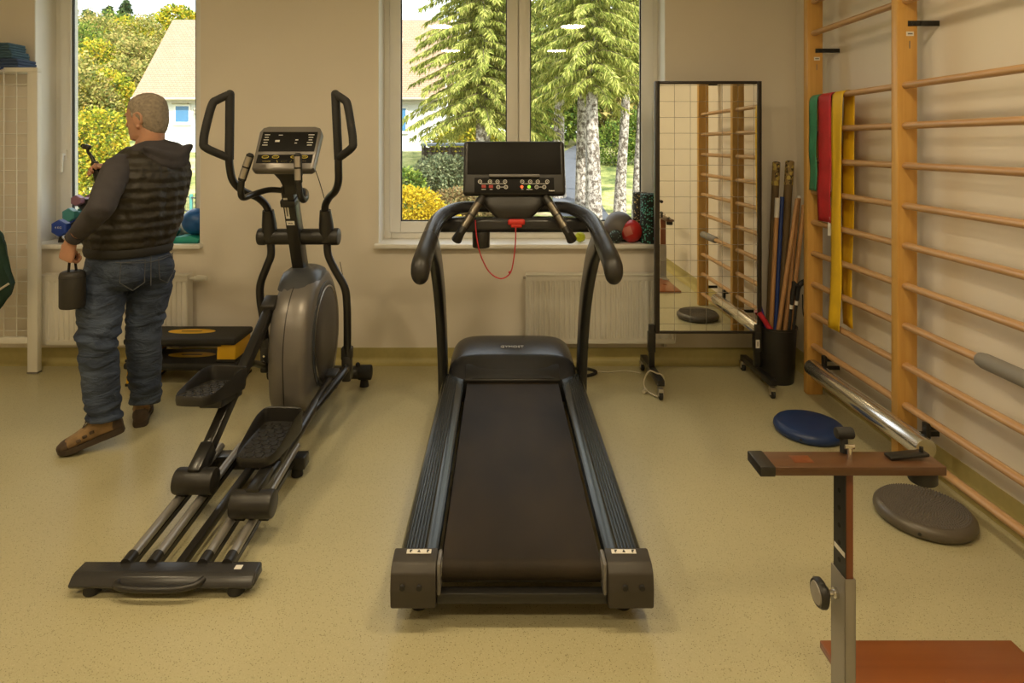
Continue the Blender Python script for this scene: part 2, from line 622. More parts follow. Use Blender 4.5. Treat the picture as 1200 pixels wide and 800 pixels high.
# ------------------------------------------------------------------ treadmill
TX = .065
m_belt = mat('running_belt', (.0235, .0165, .0095, 1), .62, var=.35, scale=5, spec=.22, bump=.15, bscale=500, stretch=(1, .5, 1))
m_deck = mat('charcoal_plastic', (.030, .029, .030, 1), .27, var=.08, bump=.03, bscale=500)
m_rail = mat('ribbed_aluminium_black', (.050, .052, .046, 1), .22, .7, var=.05)
m_screen = mat('screen_glass', (.010, .009, .008, 1), .5, var=.05, spec=.12)
m_sensor = mat('dark_sensor_metal', (.16, .14, .11, 1), .35, .8, var=.05)
m_cap = mat('dark_brown_plastic', (.040, .033, .025, 1), .5, var=.05, bump=.05, bscale=500)
m_red = mat('red_plastic', (.55, .03, .02, 1), .4, var=.05)
m_cord_red = mat('red_cord', (.45, .02, .03, 1), .6, var=.1)
m_icon = mat('icon_print', (.62, .60, .55, 1), .5, var=.02)
m_icon_red = mat('icon_red', (.35, .03, .02, 1), .5, var=.02)
m_led_r = emit_mat('start_led_red', (1, .12, .03, 1), .9)
m_led_g = emit_mat('start_led_green', (.35, .8, .05, 1), .55)

tm = thing('treadmill', (TX, 2.7, 0), 'large black treadmill with a wide running belt in the middle of the room', 'treadmill')
Y0, Y1 = 1.90, 3.44          # rear and hood ends of the side rails
hw = .395

# side rails: ribbed profile extruded along Y
for sgn in (-1, 1):
    p = MB()
    pr = [(.268, .155), (.268, .196), (.275, .200)]
    x = .278
    pr += [(.285, .201), (.304, .2015)]
    x = .306
    for i in range(6):
        pr += [(x, .201), (x + .0045, .205), (x + .0065, .205), (x + .0105, .201)]
        x += .0108
    pr += [(.380, .200), (.388, .186), (.394, .150), (.394, .12), (.388, .10), (.30, .10), (.30, .155)]
    pr = [(TX + sgn * u, z) for u, z in pr]
    p.prism(pr, Y0 + .065, Y1 + .02, 'y')
    p.build('side_rail', m_rail, tm, smooth=20)
    # rear end cap
    e = MB()
    prof = [(Y0 + .07, .206), (Y0 + .012, .197), (Y0 - .012, .178), (Y0 - .022, .13), (Y0 - .018, .075), (Y0 - .004, .068), (Y0 + .07, .068)]
    a, c = TX + sgn * .265, TX + sgn * .405
    e.prism(prof, min(a, c), max(a, c), 'x', .006)
    cap = e.build('end_cap', m_cap, tm)
    s = MB()
    for xx in (.30, .352):
        s.cyl((TX + sgn * (xx + .015), Y0 - .0175, .142), (TX + sgn * (xx + .015), Y0 - .0255, .141), .0085, 12)
    s.build('screw', m_rubber, cap)
    l = MB()
    l.box((TX + sgn * .325, Y0 + .052, .2045), (.078, .017, .0016), M.Rotation(R(8), 3, 'X'), .0007)
    lab = l.build('warning_label', m_label, cap)
    g = MB()
    for k in (-1, 0, 1):
        cx = TX + sgn * .325 + k * .027
        if k == 0:
            g.prism([(cx - .005, Y0 + .047), (cx + .005, Y0 + .047), (cx, Y0 + .056)], .2052, .2062, 'z')
        else:
            g.box((cx, Y0 + .051, .2056), (.004, .009, .0012))
            g.box((cx + .003, Y0 + .054, .2058), (.005, .003, .0012))
    g.v = [V((v.x, v.y, v.z + .0012 - .14 * (v.y - Y0 - .052) * -1)) for v in g.v]
    g.build('label_print', m_rubber, cap, smooth=0)
    adj = MB()
    adj.span((TX + sgn * .252, Y0 + .0, .10), (TX + sgn * .264, Y0 + .075, .198), .004)
    adj.build('roller_bracket', m_grey, tm)

# belt: flat run, wrapped round the rear roller
b = MB()
rs = []
bw = .25
zt = .182
rr_ = .032
pts = []
for i in range(15):
    y = Y1 + .16 - (Y1 + .16 - (Y0 + .055)) * i / 14
    pts.append((y, zt))
for i in range(1, 13):
    a = PI * i / 12
    pts.append((Y0 + .055 - rr_ * math.sin(a), zt - rr_ + rr_ * math.cos(a)))
pts.append((Y1 + .16, zt - 2 * rr_))
vs, fs = [], []
for (y, z) in pts:
    vs += [(TX - bw, y, z), (TX + bw, y, z)]
for i in range(len(pts) - 1):
    fs.append((2 * i, 2 * i + 1, 2 * i + 3, 2 * i + 2))
b.add(vs, fs)
b.span((TX - bw, Y0 + .06, zt - .022), (TX + bw, Y1 + .15, zt - .002))
b.build('running_belt', m_belt, tm, smooth=30)
b = MB(); b.span((TX - .268, Y0 + .0, .074), (TX + .268, Y0 + .035, .108), .006)
b.span((TX - .268, Y0 + .10, .07), (TX + .268, Y1, .10), .004)
b.build('rear_crossbar', m_blackm, tm)
b = MB(); b.cyl((TX - .262, Y0 + .055, zt - rr_), (TX + .262, Y0 + .055, zt - rr_), .029, 24); b.build('roller', m_steel, tm)
f = MB()
for sx in (-1, 1):
    f.cyl((TX + sx * .33, Y0 + .10, 0), (TX + sx * .33, Y0 + .10, .07), .028, 18, .02)
    f.cyl((TX + sx * .30, Y1 + .25, .0), (TX + sx * .30, Y1 + .25, .10), .03, 18, .022)
f.build('foot', m_rubber, tm)

# motor hood
h = MB()
rs = []
def hood_ring(y, w, zb, ztop, n=34):
    out = []
    for k in range(n):
        a = PI * k / (n - 1)
        ca, sa = math.cos(a), math.sin(a)
        e = .34
        out.append(V((TX + math.copysign(abs(ca) ** e, ca) * w, y, zb + (ztop - zb) * sa ** .42 - .012 * (1 - sa))))
    return out
for (y, w, zt_) in ((Y1 - .055, .350, .207), (Y1 - .02, .357, .228), (Y1 + .03, .362, .272), (Y1 + .055, .366, .296), (Y1 + .075, .367, .302), (Y1 + .20, .365, .322), (Y1 + .29, .362, .328), (Y1 + .33, .358, .322), (Y1 + .35, .345, .30), (Y1 + .355, .33, .27)):
    rs.append(hood_ring(y, w, .09, zt_))
h.rings(rs)
hood = h.build('motor_hood', m_deck, tm, smooth=32)
# inlay between the rail ends, where the belt disappears
b = MB(); b.prism([(Y1 - .06, .186), (Y1 - .06, .20), (Y1 - .025, .226), (Y1 + .02, .26), (Y1 + .02, .19)], TX - .262, TX + .262, 'x', .004)
b.build('belt_cover', m_black, tm)
text('lettering', 'GYMOST', .034, frame_mtx((TX + .0, Y1 + .135, .3175), (1, 0, 0), (0, .97, .155)), m_icon, hood, .0012)

# uprights, curved towards the user
for sgn in (-1, 1):
    u = MB()
    path = [(.392, Y1 + .06, .0), (.394, Y1 + .050, .22), (.395, Y1 - .01, .46), (.395, Y1 - .14, .70), (.393, Y1 - .36, .92), (.388, Y1 - .60, 1.055)]
    wid = [.062, .062, .06, .058, .056, .05]
    P, a_, b_ = crom([V(p) for p in path], [.026, .026, .027, .028, .028, .024], wid, 6)
    rs = []
    for i, p in enumerate(P):
        t = (P[min(i + 1, len(P) - 1)] - P[max(i - 1, 0)]).normalized()
        x = V((1, 0, 0)); w = t.cross(x).normalized()
        q = V((TX + sgn * p.x, p.y, p.z))
        t2 = V((sgn * t.x, t.y, t.z)); w = t2.cross(x).normalized()
        rs.append(ering(q, x, w, a_[i], b_[i], 20, 5))
    u.rings(rs)
    up_ = u.build('upright', m_blackm, tm, smooth=40)
    u = MB(); u.span((TX + sgn * .392 - .035, Y1 - .08, 0), (TX + sgn * .392 + .035, Y1 + .22, .012), .003)
    u.build('foot_plate', m_rubber, up_)
    # handrail with end cap
    hr = MB()
    path = [(.10, 3.17, 1.17), (.20, 3.16, 1.175), (.285, 3.11, 1.172), (.345, 3.01, 1.150), (.375, 2.90, 1.118), (.385, 2.74, 1.070)]
    hr.tube([(TX + sgn * p[0], p[1], p[2]) for p in path], [.027, .027, .029, .033, .035, .036], 20, True, False, 6, [.027, .028, .031, .036, .039, .041])
    rail = hr.build('handrail', m_deck, tm, smooth=50)
    g = MB()
    path = [(.3845, 2.75, 1.073), (.388, 2.63, 1.040), (.390, 2.55, 1.018), (.3915, 2.505, .998), (.392, 2.490, .972), (.392, 2.494, .950), (.392, 2.50, .944)]
    g.tube([(TX + sgn * p[0], p[1], p[2]) for p in path], [.0375, .039, .040, .040, .038, .031, .018], 22, True, False, 5, [.043, .044, .044, .042, .036, .028, .015])
    gp = g.build('grip', m_black, rail, smooth=50)
    # sensor grips slanting up to the console
    s = MB()
    pa, pb = V((TX + sgn * .262, 2.98, 1.065)), V((TX + sgn * .165, 3.06, 1.222))
    d = (pb - pa).normalized()
    s.tube([pa - d * .02 + V((sgn * .01, .03, -.02)), pa, pb, pb + d * .02], [.026, .021, .021, .012], 16)
    ps = s.build('pulse_grip', m_black, tm)
    t = MB()
    nrm = V((0, -1, .35)).normalized(); nrm = (nrm - d * nrm.dot(d)).normalized()
    for (f0, f1) in ((.16, .48), (.53, .86)):
        q0, q1 = pa.lerp(pb, f0), pa.lerp(pb, f1)
        t.tube([q0 + nrm * .004, q1 + nrm * .004], .0195, 16)
    t.build('sensor_plate', m_sensor, ps)

# cross beam under the console
b = MB()
b.prism([(3.07, 1.055), (3.055, 1.075), (3.055, 1.115), (3.07, 1.128), (3.12, 1.132), (3.14, 1.115), (3.14, 1.06)], TX - .385, TX + .385, 'x', .006)
b.build('cross_beam', m_deck, tm)
b = MB(); b.cyl((TX - .165, 3.10, .975), (TX - .165, 3.10, 1.058), .043, 24, .045, .006); b.build('cup_holder', m_black, tm)

# console
cen = V((TX + .002, 3.13, 1.372)); tilt = M.Rotation(R(-17), 3, 'X')
def cpt(x, y, z):        # console coordinates: x right, z up the face, y depth (negative = towards the user)
    return cen + tilt @ V((x, y, z))
b = MB()
b.box(cen, (.515, .045, .285), tilt, .018, 4)
b.box(cpt(0, .03, .01), (.46, .05, .22), tilt, .02, 3)
con = b.build('console', m_black, tm)
b = MB(); b.box(cpt(0, -.0225, .048), (.475, .004, .17), tilt, .0018); scn = b.build('screen', m_screen, con)
b = MB(); b.box(cpt(0, -.03, -.046), (.255, .022, .014), tilt, .004); b.build('tablet_ledge', m_grey, con)
b = MB(); b.box(cpt(0, -.0225, -.092), (.40, .003, .078), tilt, .0012); pan = b.build('key_panel', m_screen, con)
cm = frame_mtx((0, 0, 0), tilt @ V((1, 0, 0)), tilt @ V((0, 0, 1)))
def ringicon(mb, x, z, r=.0085):
    c = cpt(x, -.0245, z)
    mb.tube([c + tilt @ V((math.cos(a) * r, 0, math.sin(a) * r)) for a in [2 * PI * k / 16 for k in range(16)]], .0019, 6, False, True)
    mb.box(c, (.006, .002, .0022), tilt); mb.box(c, (.0022, .002, .005), tilt)
ic = MB()
for x in (-.172, -.122, -.084, -.046, .040, .080, .118, .166):
    ringicon(ic, x, -.074)
for x in (-.080, -.042, .112, .150):
    ringicon(ic, x, -.102)
ic.box(cpt(-.108, -.0242, -.085), (.13, .0018, .0024), tilt); ic.box(cpt(.104, -.0242, -.085), (.13, .0018, .0024), tilt)
ic.box(cpt(-.061, -.0242, -.102), (.014, .0018, .0024), tilt); ic.box(cpt(.131, -.0242, -.102), (.014, .0018, .0024), tilt)
ic.box(cpt(-.153, -.0242, -.114), (.022, .0018, .003), tilt); ic.box(cpt(-.116, -.0242, -.114), (.014, .0018, .003), tilt)
ic.box(cpt(.040, -.0242, -.114), (.010, .0018, .003), tilt); ic.box(cpt(.076, -.0242, -.114), (.03, .0018, .003), tilt)
ic.box(cpt(.175, -.0242, -.120), (.004, .0018, .006), tilt); ic.box(cpt(.190, -.0242, -.121), (.022, .0018, .005), tilt)
ic.build('key_icons', m_icon, con)
ic = MB()
for x in (-.153, -.117):
    ic.box(cpt(x, -.0245, -.099), (.021, .0018, .016), tilt, .0008)
ic.build('stop_key', m_icon_red, con)
ic = MB(); c = cpt(.038, -.0235, -.101); ic.cyl(c, c + tilt @ V((0, -.004, 0)), .0075, 14); ic.build('start_light', m_led_r, con)
ic = MB(); c = cpt(.074, -.0235, -.101); ic.cyl(c, c + tilt @ V((0, -.004, 0)), .0085, 14); ic.build('start_light', m_led_g, con)
b = MB()
rs = []
for (z, w, y, d) in ((1.255, .168, 3.15, .05), (1.20, .165, 3.13, .06), (1.165, .13, 3.115, .055), (1.13, .095, 3.105, .04), (1.11, .085, 3.10, .03)):
    rs.append(ering((TX, y, z), (1, 0, 0), (0, 1, 0), w, d, 28, 4))
b.rings(rs)
b.build('console_neck', m_black, tm)

# safety key and its cord
k = MB()
k.box((TX + .012, 3.045, 1.110), (.085, .022, .030), None, .010, 3)
k.box((TX + .012, 3.045, 1.093), (.055, .018, .020), None, .006, 3)
key = k.build('safety_key', m_red, tm)
k = MB()
k.tube([(TX + .008, 3.036, 1.085), (TX + .006, 3.03, 1.0), (TX - .01, 3.03, .885), (TX - .035, 3.03, .845), (TX - .075, 3.03, .835), (TX - .125, 3.03, .87), (TX - .165, 3.03, .95), (TX - .185, 3.03, 1.04), (TX - .192, 3.045, 1.12)], .0032, 8, True, False, 6)
k.ball((TX - .022, 3.03, .865), .007, 10, 6)
k.build('cord', m_cord_red, key)
# ------------------------------------------------------------------ elliptical cross trainer
EX = -1.09
m_fair = mat('fairing_silver_grey', (.17, .155, .140, 1), .33, .35, var=.05, bump=.02, bscale=400)
m_fdark = mat('fairing_charcoal', (.050, .052, .056, 1), .36, var=.06)
m_fdisc = mat('fairing_disc_dark', (.055, .047, .040, 1), .4, var=.08)
m_frame = mat('dark_frame_paint', (.020, .018, .0155, 1), .28, .2, var=.08)
m_yell = mat('yellow_print', (.50, .40, .06, 1), .5, var=.03)
m_rod = mat('grey_metal_rail', (.36, .34, .31, 1), .34, .55, var=.04)

el = thing('elliptical_trainer', (EX, 2.9, 0), 'dark grey elliptical cross trainer with upright swing handles between the man and the treadmill', 'exercise machine')

# rear stabiliser (towards the camera)
b = MB()
prof = [(2.030, .028), (2.022, .040), (2.040, .060), (2.058, .066), (2.108, .066), (2.116, .058), (2.116, .034), (2.11, .028)]
b.prism(prof, -1.428, -.822, 'x', .004)
rear = b.build('rear_base', m_deck, el)
b = MB()
b.tube([(-1.27, 2.035, .050), (-1.255, 2.012, .048), (-1.19, 2.003, .046), (-1.125, 2.002, .046), (-1.06, 2.003, .047), (-1.005, 2.014, .052), (-.985, 2.04, .056)], .010, 12, True, False, 5)
b.build('lift_handle', m_black, rear)
for fx in (-1.365, -.885):
    b = MB(); b.cyl((fx, 2.055, 0), (fx, 2.055, .03), .028, 20, .026, .006); b.build('foot', m_rubber, rear)
b = MB(); b.box((-.888, 2.080, .0665), (.024, .020, .0012)); b.build('sticker', m_label, rear)
b = MB(); b.prism([(2.035, .034), (2.032, .044), (2.055, .060), (2.10, .060), (2.108, .036)], -.824, -.818, 'x', .002); b.build('side_cover', m_black, rear)
# middle cross frame
b = MB()
b.span((-1.325, 2.74, .042), (-.875, 2.81, .098), .008)
mid = b.build('middle_base', m_frame, el)
b = MB(); b.span((-1.325, 2.742, .0975), (-1.13, 2.805, .101), .001)
b.build('cover_plate', m_fdark, mid)
for fx in (-1.28, -.92):
    b = MB(); b.cyl((fx, 2.775, 0), (fx, 2.775, .05), .026, 18, .022, .005); b.build('foot', m_rubber, mid)
# guide rails
for x in (-1.283, -1.195, -1.020, -.936):
    b = MB()
    b.tube([(x, 2.10, .062), (x, 2.82, .112)], .0165, 16)
    r_ = b.build('guide_rail', m_rod, el, smooth=50)
    b = MB(); b.tube([(x, 2.10, .062), (x, 2.145, .0652)], .0195, 16); b.build('rail_socket', m_black, r_)
    b = MB(); b.bar((x, 2.11, .040), (x, 2.76, .075), .026, .020); b.build('rail_support', m_frame, r_)
# spine
b = MB()
b.bar((EX, 2.78, .085), (EX, 3.80, .085), .09, .07, bev=.006)
b.bar((EX - .02, 2.11, .04), (EX - .02, 2.76, .06), .03, .03, bev=.004)
b.build('spine', m_frame, el)
# front stabiliser
b = MB(); b.cyl((-1.42, 3.80, .085), (-.815, 3.80, .085), .040, 20, None, .004)
fs_ = b.build('front_base', m_frame, el)
for sx, x in ((-1, -1.40), (1, -.845)):
    b = MB(); b.cyl((x - .035, 3.80, .085), (x + .045, 3.80, .085), .045, 20, None, .006); b.build('end_cap', m_rubber, fs_)
    b = MB(); b.cyl((x, 3.80, 0), (x, 3.80, .05), .028, 16, .022); b.ball((x - .04, 3.80, .133), .014, 10, 8); b.build('foot', m_rubber, fs_)

# flywheel fairing: outline in the YZ plane, swept with a rounded rim
FC = V((-1.062, 3.335, .455))
outline = [(3.06, .17), (3.03, .30), (3.022, .42), (3.035, .53), (3.07, .63), (3.13, .71), (3.20, .765), (3.29, .80), (3.39, .815), (3.47, .80), (3.56, .74), (3.63, .64), (3.665, .52), (3.67, .40), (3.65, .28), (3.60, .18), (3.52, .12), (3.2, .12)]
pts2, _, _ = crom([V((0, y, z)) for y, z in outline], [1] * len(outline), [1] * len(outline), 3, True)
cy_, cz_ = 3.345, .45
b = MB(); rs = []
for (dx, s_) in ((-.100, .80), (-.096, .90), (-.085, .955), (-.06, .99), (-.02, 1.), (.02, 1.), (.06, .99), (.085, .955), (.096, .90), (.100, .80)):
    rs.append([V((FC.x + dx, cy_ + (p.y - cy_) * s_, cz_ + (p.z - cz_) * s_)) for p in pts2])
b.rings(rs)
fair = b.build('flywheel_fairing', m_fair, el, smooth=40)
# seam down the rear rim, dark centre discs with silver ring
b = MB(); b.tube([V((FC.x - .012, cy_ + (p.y - cy_) * 1.001, cz_ + (p.z - cz_) * 1.001)) for p in pts2], .0025, 6, False, True); b.build('seam', m_black, fair)
for sx in (-1, 1):
    def disc_ring(x, s_):
        return [V((FC.x + sx * x, 3.375 + .275 * s_ * math.cos(a) * .93, .455 + .285 * s_ * math.sin(a) * 1.05)) for a in [2 * PI * k / 48 for k in range(48)]]
    b = MB(); b.rings([disc_ring(.090, .97), disc_ring(.104, .97), disc_ring(.108, .94), disc_ring(.108, .90), disc_ring(.104, .88), disc_ring(.09, .88)], False); b.build('disc_rim', m_fdark, fair, smooth=30)
    b = MB(); b.rings([disc_ring(.092, .885), disc_ring(.109, .885), disc_ring(.111, .87), disc_ring(.109, .855), disc_ring(.092, .855)], False); b.build('trim_ring', m_steel, fair, smooth=30)
    b = MB(); b.rings([disc_ring(.09, .85), disc_ring(.106, .85), disc_ring(.112, .80), disc_ring(.113, .4), disc_ring(.113, .02)], True); b.build('disc_panel', m_fdisc, fair, smooth=30)
# top collar
b = MB(); rs = []
for (z, ru, rw, y) in ((.735, .112, .20, 3.36), (.775, .108, .165, 3.365), (.805, .10, .12, 3.365), (.822, .075, .09, 3.365), (.83, .055, .07, 3.365)):
    rs.append(ering((FC.x - .012, y, z), (1, 0, 0), (0, 1, 0), ru, rw, 26, 3))
b.rings(rs); b.build('top_collar', m_fdark, fair)

# column leaning to the user
ca, cb = V((EX - .005, 3.39, .74)), V((EX - .005, 3.17, 1.29))
b = MB(); b.bar(ca, cb, .064, .085, V((0, -1, 0)), .008)
colm = b.build('column', m_frame, el)
d = (cb - ca).normalized(); nf = V((0, -1, 0)); nf = (nf - d * nf.dot(d)).normalized()
b = MB()
def colplate(mb, t, dx, w, h):
    c = ca.lerp(cb, t) + nf * .0430 + V((dx, 0, 0))
    mb.box(c, (w, h, .001), M((V((1, 0, 0)), d, V((1, 0, 0)).cross(d))).transposed())
b = MB(); colplate(b, .80, -.012, .020, .12); b.build('strip_label', m_label, colm)
b = MB(); colplate(b, .655, -.003, .042, .024); b.build('rating_label', m_label, colm)
b = MB(); colplate(b, .653, -.003, .024, .006); b.box(ca.lerp(cb, .80) + nf * .0440 + V((-.012, 0, 0)), (.007, .09, .001), M((V((1, 0, 0)), d, V((1, 0, 0)).cross(d))).transposed()); b.build('label_print', m_grey, colm)
b = MB(); c = ca.lerp(cb, .85); b.box(c + nf * .01, (.078, .04, .095), M((V((1, 0, 0)), d, V((1, 0, 0)).cross(d))).transposed(), .008); b.build('column_clamp', m_black, colm)

# pivot bar with collars
pz, py = 1.0, 3.30
b = MB(); b.cyl((EX - .19, py, pz), (EX + .20, py, pz), .043, 26, None, .006)
piv = b.build('pivot_bar', m_black, el)
for sx, x in ((-1, EX - .19), (1, EX + .20)):
    b = MB(); b.cyl((x - .022, py, pz), (x + .022, py, pz), .046, 26, None, .008); b.build('pivot_cap', m_black, piv)

# swing levers
for sx in (-1, 1):
    X = lambda u: EX + .005 + sx * u
    b = MB(); b.tube([(X(.152), py + .0, pz - .02), (X(.152), py - .02, pz + .07), (X(.152), py - .035, pz + .145)], [.040, .038, .029], 20)
    b.build('lever_collar', m_black, el)
    b = MB()
    up_ = [(X(.152), py - .01, pz + .08), (X(.153), py - .045, pz + .16), (X(.185), py - .085, pz + .215), (X(.235), py - .15, pz + .255), (X(.265), py - .20, pz + .31), (X(.272), py - .225, pz + .38), (X(.273), py - .232, pz + .45)]
    b.tube(up_, .0195, 16, True, False, 6)
    lev = b.build('swing_lever', m_frame, el, smooth=50)
    # looped hand grip
    b = MB()
    g0, g1 = V((X(.273), py - .228, pz + .42)), V((X(.262), py - .245, pz + .745))
    b.tube([g0, g1], .0215, 16)
    b.ball(g1, .0215, 16, 10)
    out = [g1, g1 + V((sx * .050, -.025, -.030)), g1 + V((sx * .070, -.040, -.055)), g1 + V((sx * .092, -.055, -.16)), g1 + V((sx * .102, -.060, -.235)), g1 + V((sx * .092, -.052, -.268)), g0.lerp(g1, .02)]
    b.tube(out, .0200, 16, True, False, 6)
    b.build('hand_grip', m_rubber, lev, smooth=50)
    # lower part
    b = MB()
    if sx < 0:
        lo = [(X(.152), py, pz - .03), (X(.150), py, pz - .10), (X(.172), py, pz - .16), (X(.205), py, pz - .25), (X(.208), py, pz - .33), (X(.190), py + .0, pz - .45), (X(.180), py + .01, pz - .60), (X(.18), py + .02, pz - .64)]
    else:
        lo = [(X(.152), py, pz - .03), (X(.158), py, pz - .10), (X(.195), py, pz - .18), (X(.245), py, pz - .27), (X(.258), py, pz - .36), (X(.258), py + .01, pz - .50), (X(.25), py + .04, pz - .66), (X(.248), py + .05, pz - .70)]
    b.tube(lo, .0205, 16, True, False, 6)
    b.build('lower_lever', m_frame, lev, smooth=50)
    e = V(lo[-1])
    b = MB()
    b.box(e + V((0, -.005, .06)), (.058, .058, .07), None, .01); b.box(e + V((0, -.005, -.02)), (.05, .065, .14), None, .012)
    for zz in (.0, -.03):
        b.cyl(e + V((.0, -.04, zz)), e + V((.0, -.034, zz)), .006, 10)
    jt = b.build('lever_joint', m_black, lev)
    b = MB()
    for zz in (.005, -.025):
        b.cyl(e + V((.012 * sx * 0, -.044, zz)), e + V((0, -.037, zz)), .0055, 10)
    b.build('bolt', m_chrome, lev)

# pedals, pedal arms and rollers
def pedal(px, py_, pz_, pitch, roll, name_y):
    m = M.Translation(V((px, py_, pz_))) @ M.Rotation(roll, 4, 'Z') @ M.Rotation(pitch, 4, 'X')
    def q(x, y, z): return m @ V((x, y * .87, z))
    b = MB()
    # sole outline: rounded heel near the camera, broad toe end
    ol = [(-.062, -.185), (-.03, -.20), (.03, -.20), (.062, -.185), (.082, -.13), (.088, -.02), (.09, .12), (.082, .165), (.05, .178), (-.05, .178), (-.082, .165), (-.09, .12), (-.088, -.02), (-.082, -.13)]
    P, _, _ = crom([V((x, y, 0)) for x, y in ol], [1] * 14, [1] * 14, 3, True)
    n = len(P)
    def rg(s_, z, dz=lambda p: 0): return [q(p.x * s_, p.y * s_, z + dz(p)) for p in P]
    wall = lambda p: .055 * max(0, min(1, (p.y + .16) / .22)) ** 1.2
    b.rings([rg(.80, -.035), rg(.97, -.03), rg(1.0, -.012), rg(1.0, .004, wall), rg(.985, .010, wall), rg(.955, .006, wall), rg(.93, .002), rg(.90, .0)], True)
    pd = b.build('pedal', m_black, el, smooth=45)
    t = MB()
    for i in range(9):
        for j in range(4):
            x, y = -.058 + j * .0385 + (.018 if i % 2 else 0), -.155 + i * .036
            if abs(x) > .07: continue
            c = q(x, y, .001)
            hexa = [(x + .0165 * math.cos(a), y + .0185 * math.sin(a)) for a in [PI / 6 + PI / 3 * k for k in range(6)]]
            t.rings([[q(u, w, 0.) for u, w in hexa], [q(u * .0 + x + (u - x) * .9, y + (w - y) * .9, .0035) for u, w in hexa]], True)
    t.build('tread', m_rubber, pd, smooth=25)
    return pd

# left arm (high crank), right arm (low crank)
for (rx, ry_, rz, cr, pd, pr, tiltz) in (
        (-1.221, 2.46, .150, (-1.178, 3.15, .665), (-1.262, 2.68, .432), R(-8), R(-5)),
        (-.935, 2.32, .140, (-.925, 3.36, .215), (-.978, 2.60, .252), R(2), R(-4))):
    b = MB(); b.cyl((rx - .079, ry_, rz), (rx + .079, ry_, rz), .050, 26, None, .008)
    rol = b.build('roller_housing', m_black, el)
    for dx in (-.045, .045):
        b = MB(); b.cyl((rx + dx - .015, ry_, rz - .03), (rx + dx + .015, ry_, rz - .03), .030, 18)
        b.build('roller_wheel', m_rubber, rol)
    c = V(cr)
    p0 = V((rx, ry_ + .02, rz + .03))
    b = MB()
    low = cr[2] < .4
    if low:
        b.tube([p0, p0.lerp(c, .35) + V((.02, 0, .012)), p0.lerp(c, .7) + V((.02, 0, .03)), c], .0235, 16, True, False, 6)
    else:
        b.bar(p0, c, .045, .055, bev=.008)
    arm = b.build('pedal_arm', m_frame, el, smooth=45)
    b = MB(); b.bar(p0 + V((0, -.03, -.005)), p0.lerp(c, .12), .052, .075, bev=.008); b.build('arm_bracket', m_blackm, arm)
    b = MB(); b.box(c + V((0, 0, .0)), (.075, .09, .085), M.Rotation(R(28 if not low else 8), 3, 'X'), .012); b.build('crank_block', m_black, arm)
    b = MB(); b.cyl(c, c + V((.10 if not low else -.06, .03, 0)), .02, 14); b.build('crank_pin', m_steel, arm)
    pedal(pd[0], pd[1], pd[2], pr, tiltz, 0)
    b = MB(); b.box(V(pd) + V((.03, .03, -.05)), (.10, .22, .04), M.Rotation(pr, 3, 'X'), .01)
    b.bar(V(pd) + V((.03, .08, -.055)), p0.lerp(c, .42 if not low else .30), .05, .04, bev=.006)
    b.build('pedal_mount', m_blackm, arm)
    # link from pedal to the lower lever
    if low:
        j = (EX + .005 + .248, py + .045, pz - .715)
        b = MB(); b.tube([V(pd) + V((.05, .14, -.02)), V(pd) + V((.075, .34, -.035)), V(j) + V((0, -.12, .0)), j], .019, 14, True, False, 6); b.build('lever_link', m_frame, arm)
    else:
        j = (EX + .005 - .18, py + .02, pz - .66)
        b = MB(); b.tube([V(pd) + V((.03, .15, -.005)), V(pd) + V((.05, .30, .0)), V(j) + V((0, -.05, -.02)), V(j) + V((0, 0, -.01))], .0165, 14, True, False, 6); b.build('lever_link', m_frame, arm)

# fixed pulse handles
for sx in (-1, 1):
    b = MB()
    X = lambda u: EX + sx * u
    b.tube([(X(.03), 3.19, 1.255), (X(.10), 3.15, 1.262), (X(.15), 3.08, 1.245), (X(.165), 3.00, 1.235), (X(.163), 2.96, 1.26), (X(.155), 2.95, 1.32)] if sx < 0 else
           [(X(.03), 3.19, 1.255), (X(.09), 3.13, 1.257), (X(.125), 3.04, 1.235), (X(.13), 2.985, 1.225), (X(.125), 2.955, 1.25), (X(.12), 2.945, 1.31)], .0155, 14, True, False, 6)
    ph = b.build('pulse_handle', m_frame, el, smooth=50)
    a0 = V((X(.155), 2.95, 1.32)) if sx < 0 else V((X(.12), 2.945, 1.31))
    a1 = a0 + (V((-sx * .045, .0, .132)) if sx < 0 else V((-sx * .004, .0, .145)))
    b = MB(); b.tube([a0, a0.lerp(a1, .04), a1.lerp(a0, .06), a1], [.016, .0185, .0185, .010], 16); b.build('grip_sleeve', m_rubber, ph)
    b = MB(); dd = (a1 - a0).normalized(); nn = V((0, -1, 0)); nn = (nn - dd * nn.dot(dd)).normalized()
    for (f0, f1) in ((.10, .47), (.53, .88)):
        b.tube([a0.lerp(a1, f0) + nn * .0045, a0.lerp(a1, f1) + nn * .0045], .0165, 16)
    b.build('sensor_plate', m_steel, ph)

# console, tilted back
cc = V((-1.072, 3.10, 1.465)); rt = M.Rotation(R(3), 3, 'Z') @ M.Rotation(R(-38), 3, 'X')
def ep(x, y, z): return cc + rt @ V((x, y, z))
b = MB()
ow = [(-.150, -.125), (-.138, -.135), (.138, -.135), (.150, -.125), (.158, .10), (.145, .128), (.12, .138), (-.12, .138), (-.145, .128), (-.158, .10)]
def orng(s_, y): return [ep(x * s_, y, z * s_) for x, z in ow]
b.rings([orng(.955, -.026), orng(.985, -.022), orng(1, -.012), orng(1, .012), orng(.97, .022), orng(.85, .040), orng(.6, .05)], True)
ec = b.build('console', m_fair, el, smooth=35)
b = MB(); b.box(ep(0, -.0265, -.073), (.268, .003, .052), rt, .001); b.build('key_panel', m_screen, ec)
b = MB()
for x in (-.095, -.045, .045, .095):
    c = ep(x, -.0275, -.062)
    b.tube([c + rt @ V((math.cos(a) * .016, 0, math.sin(a) * .008)) for a in [2 * PI * k / 16 for k in range(16)]], .0022, 6, False, True)
    b.box(c, (.018, .001, .004), rt)
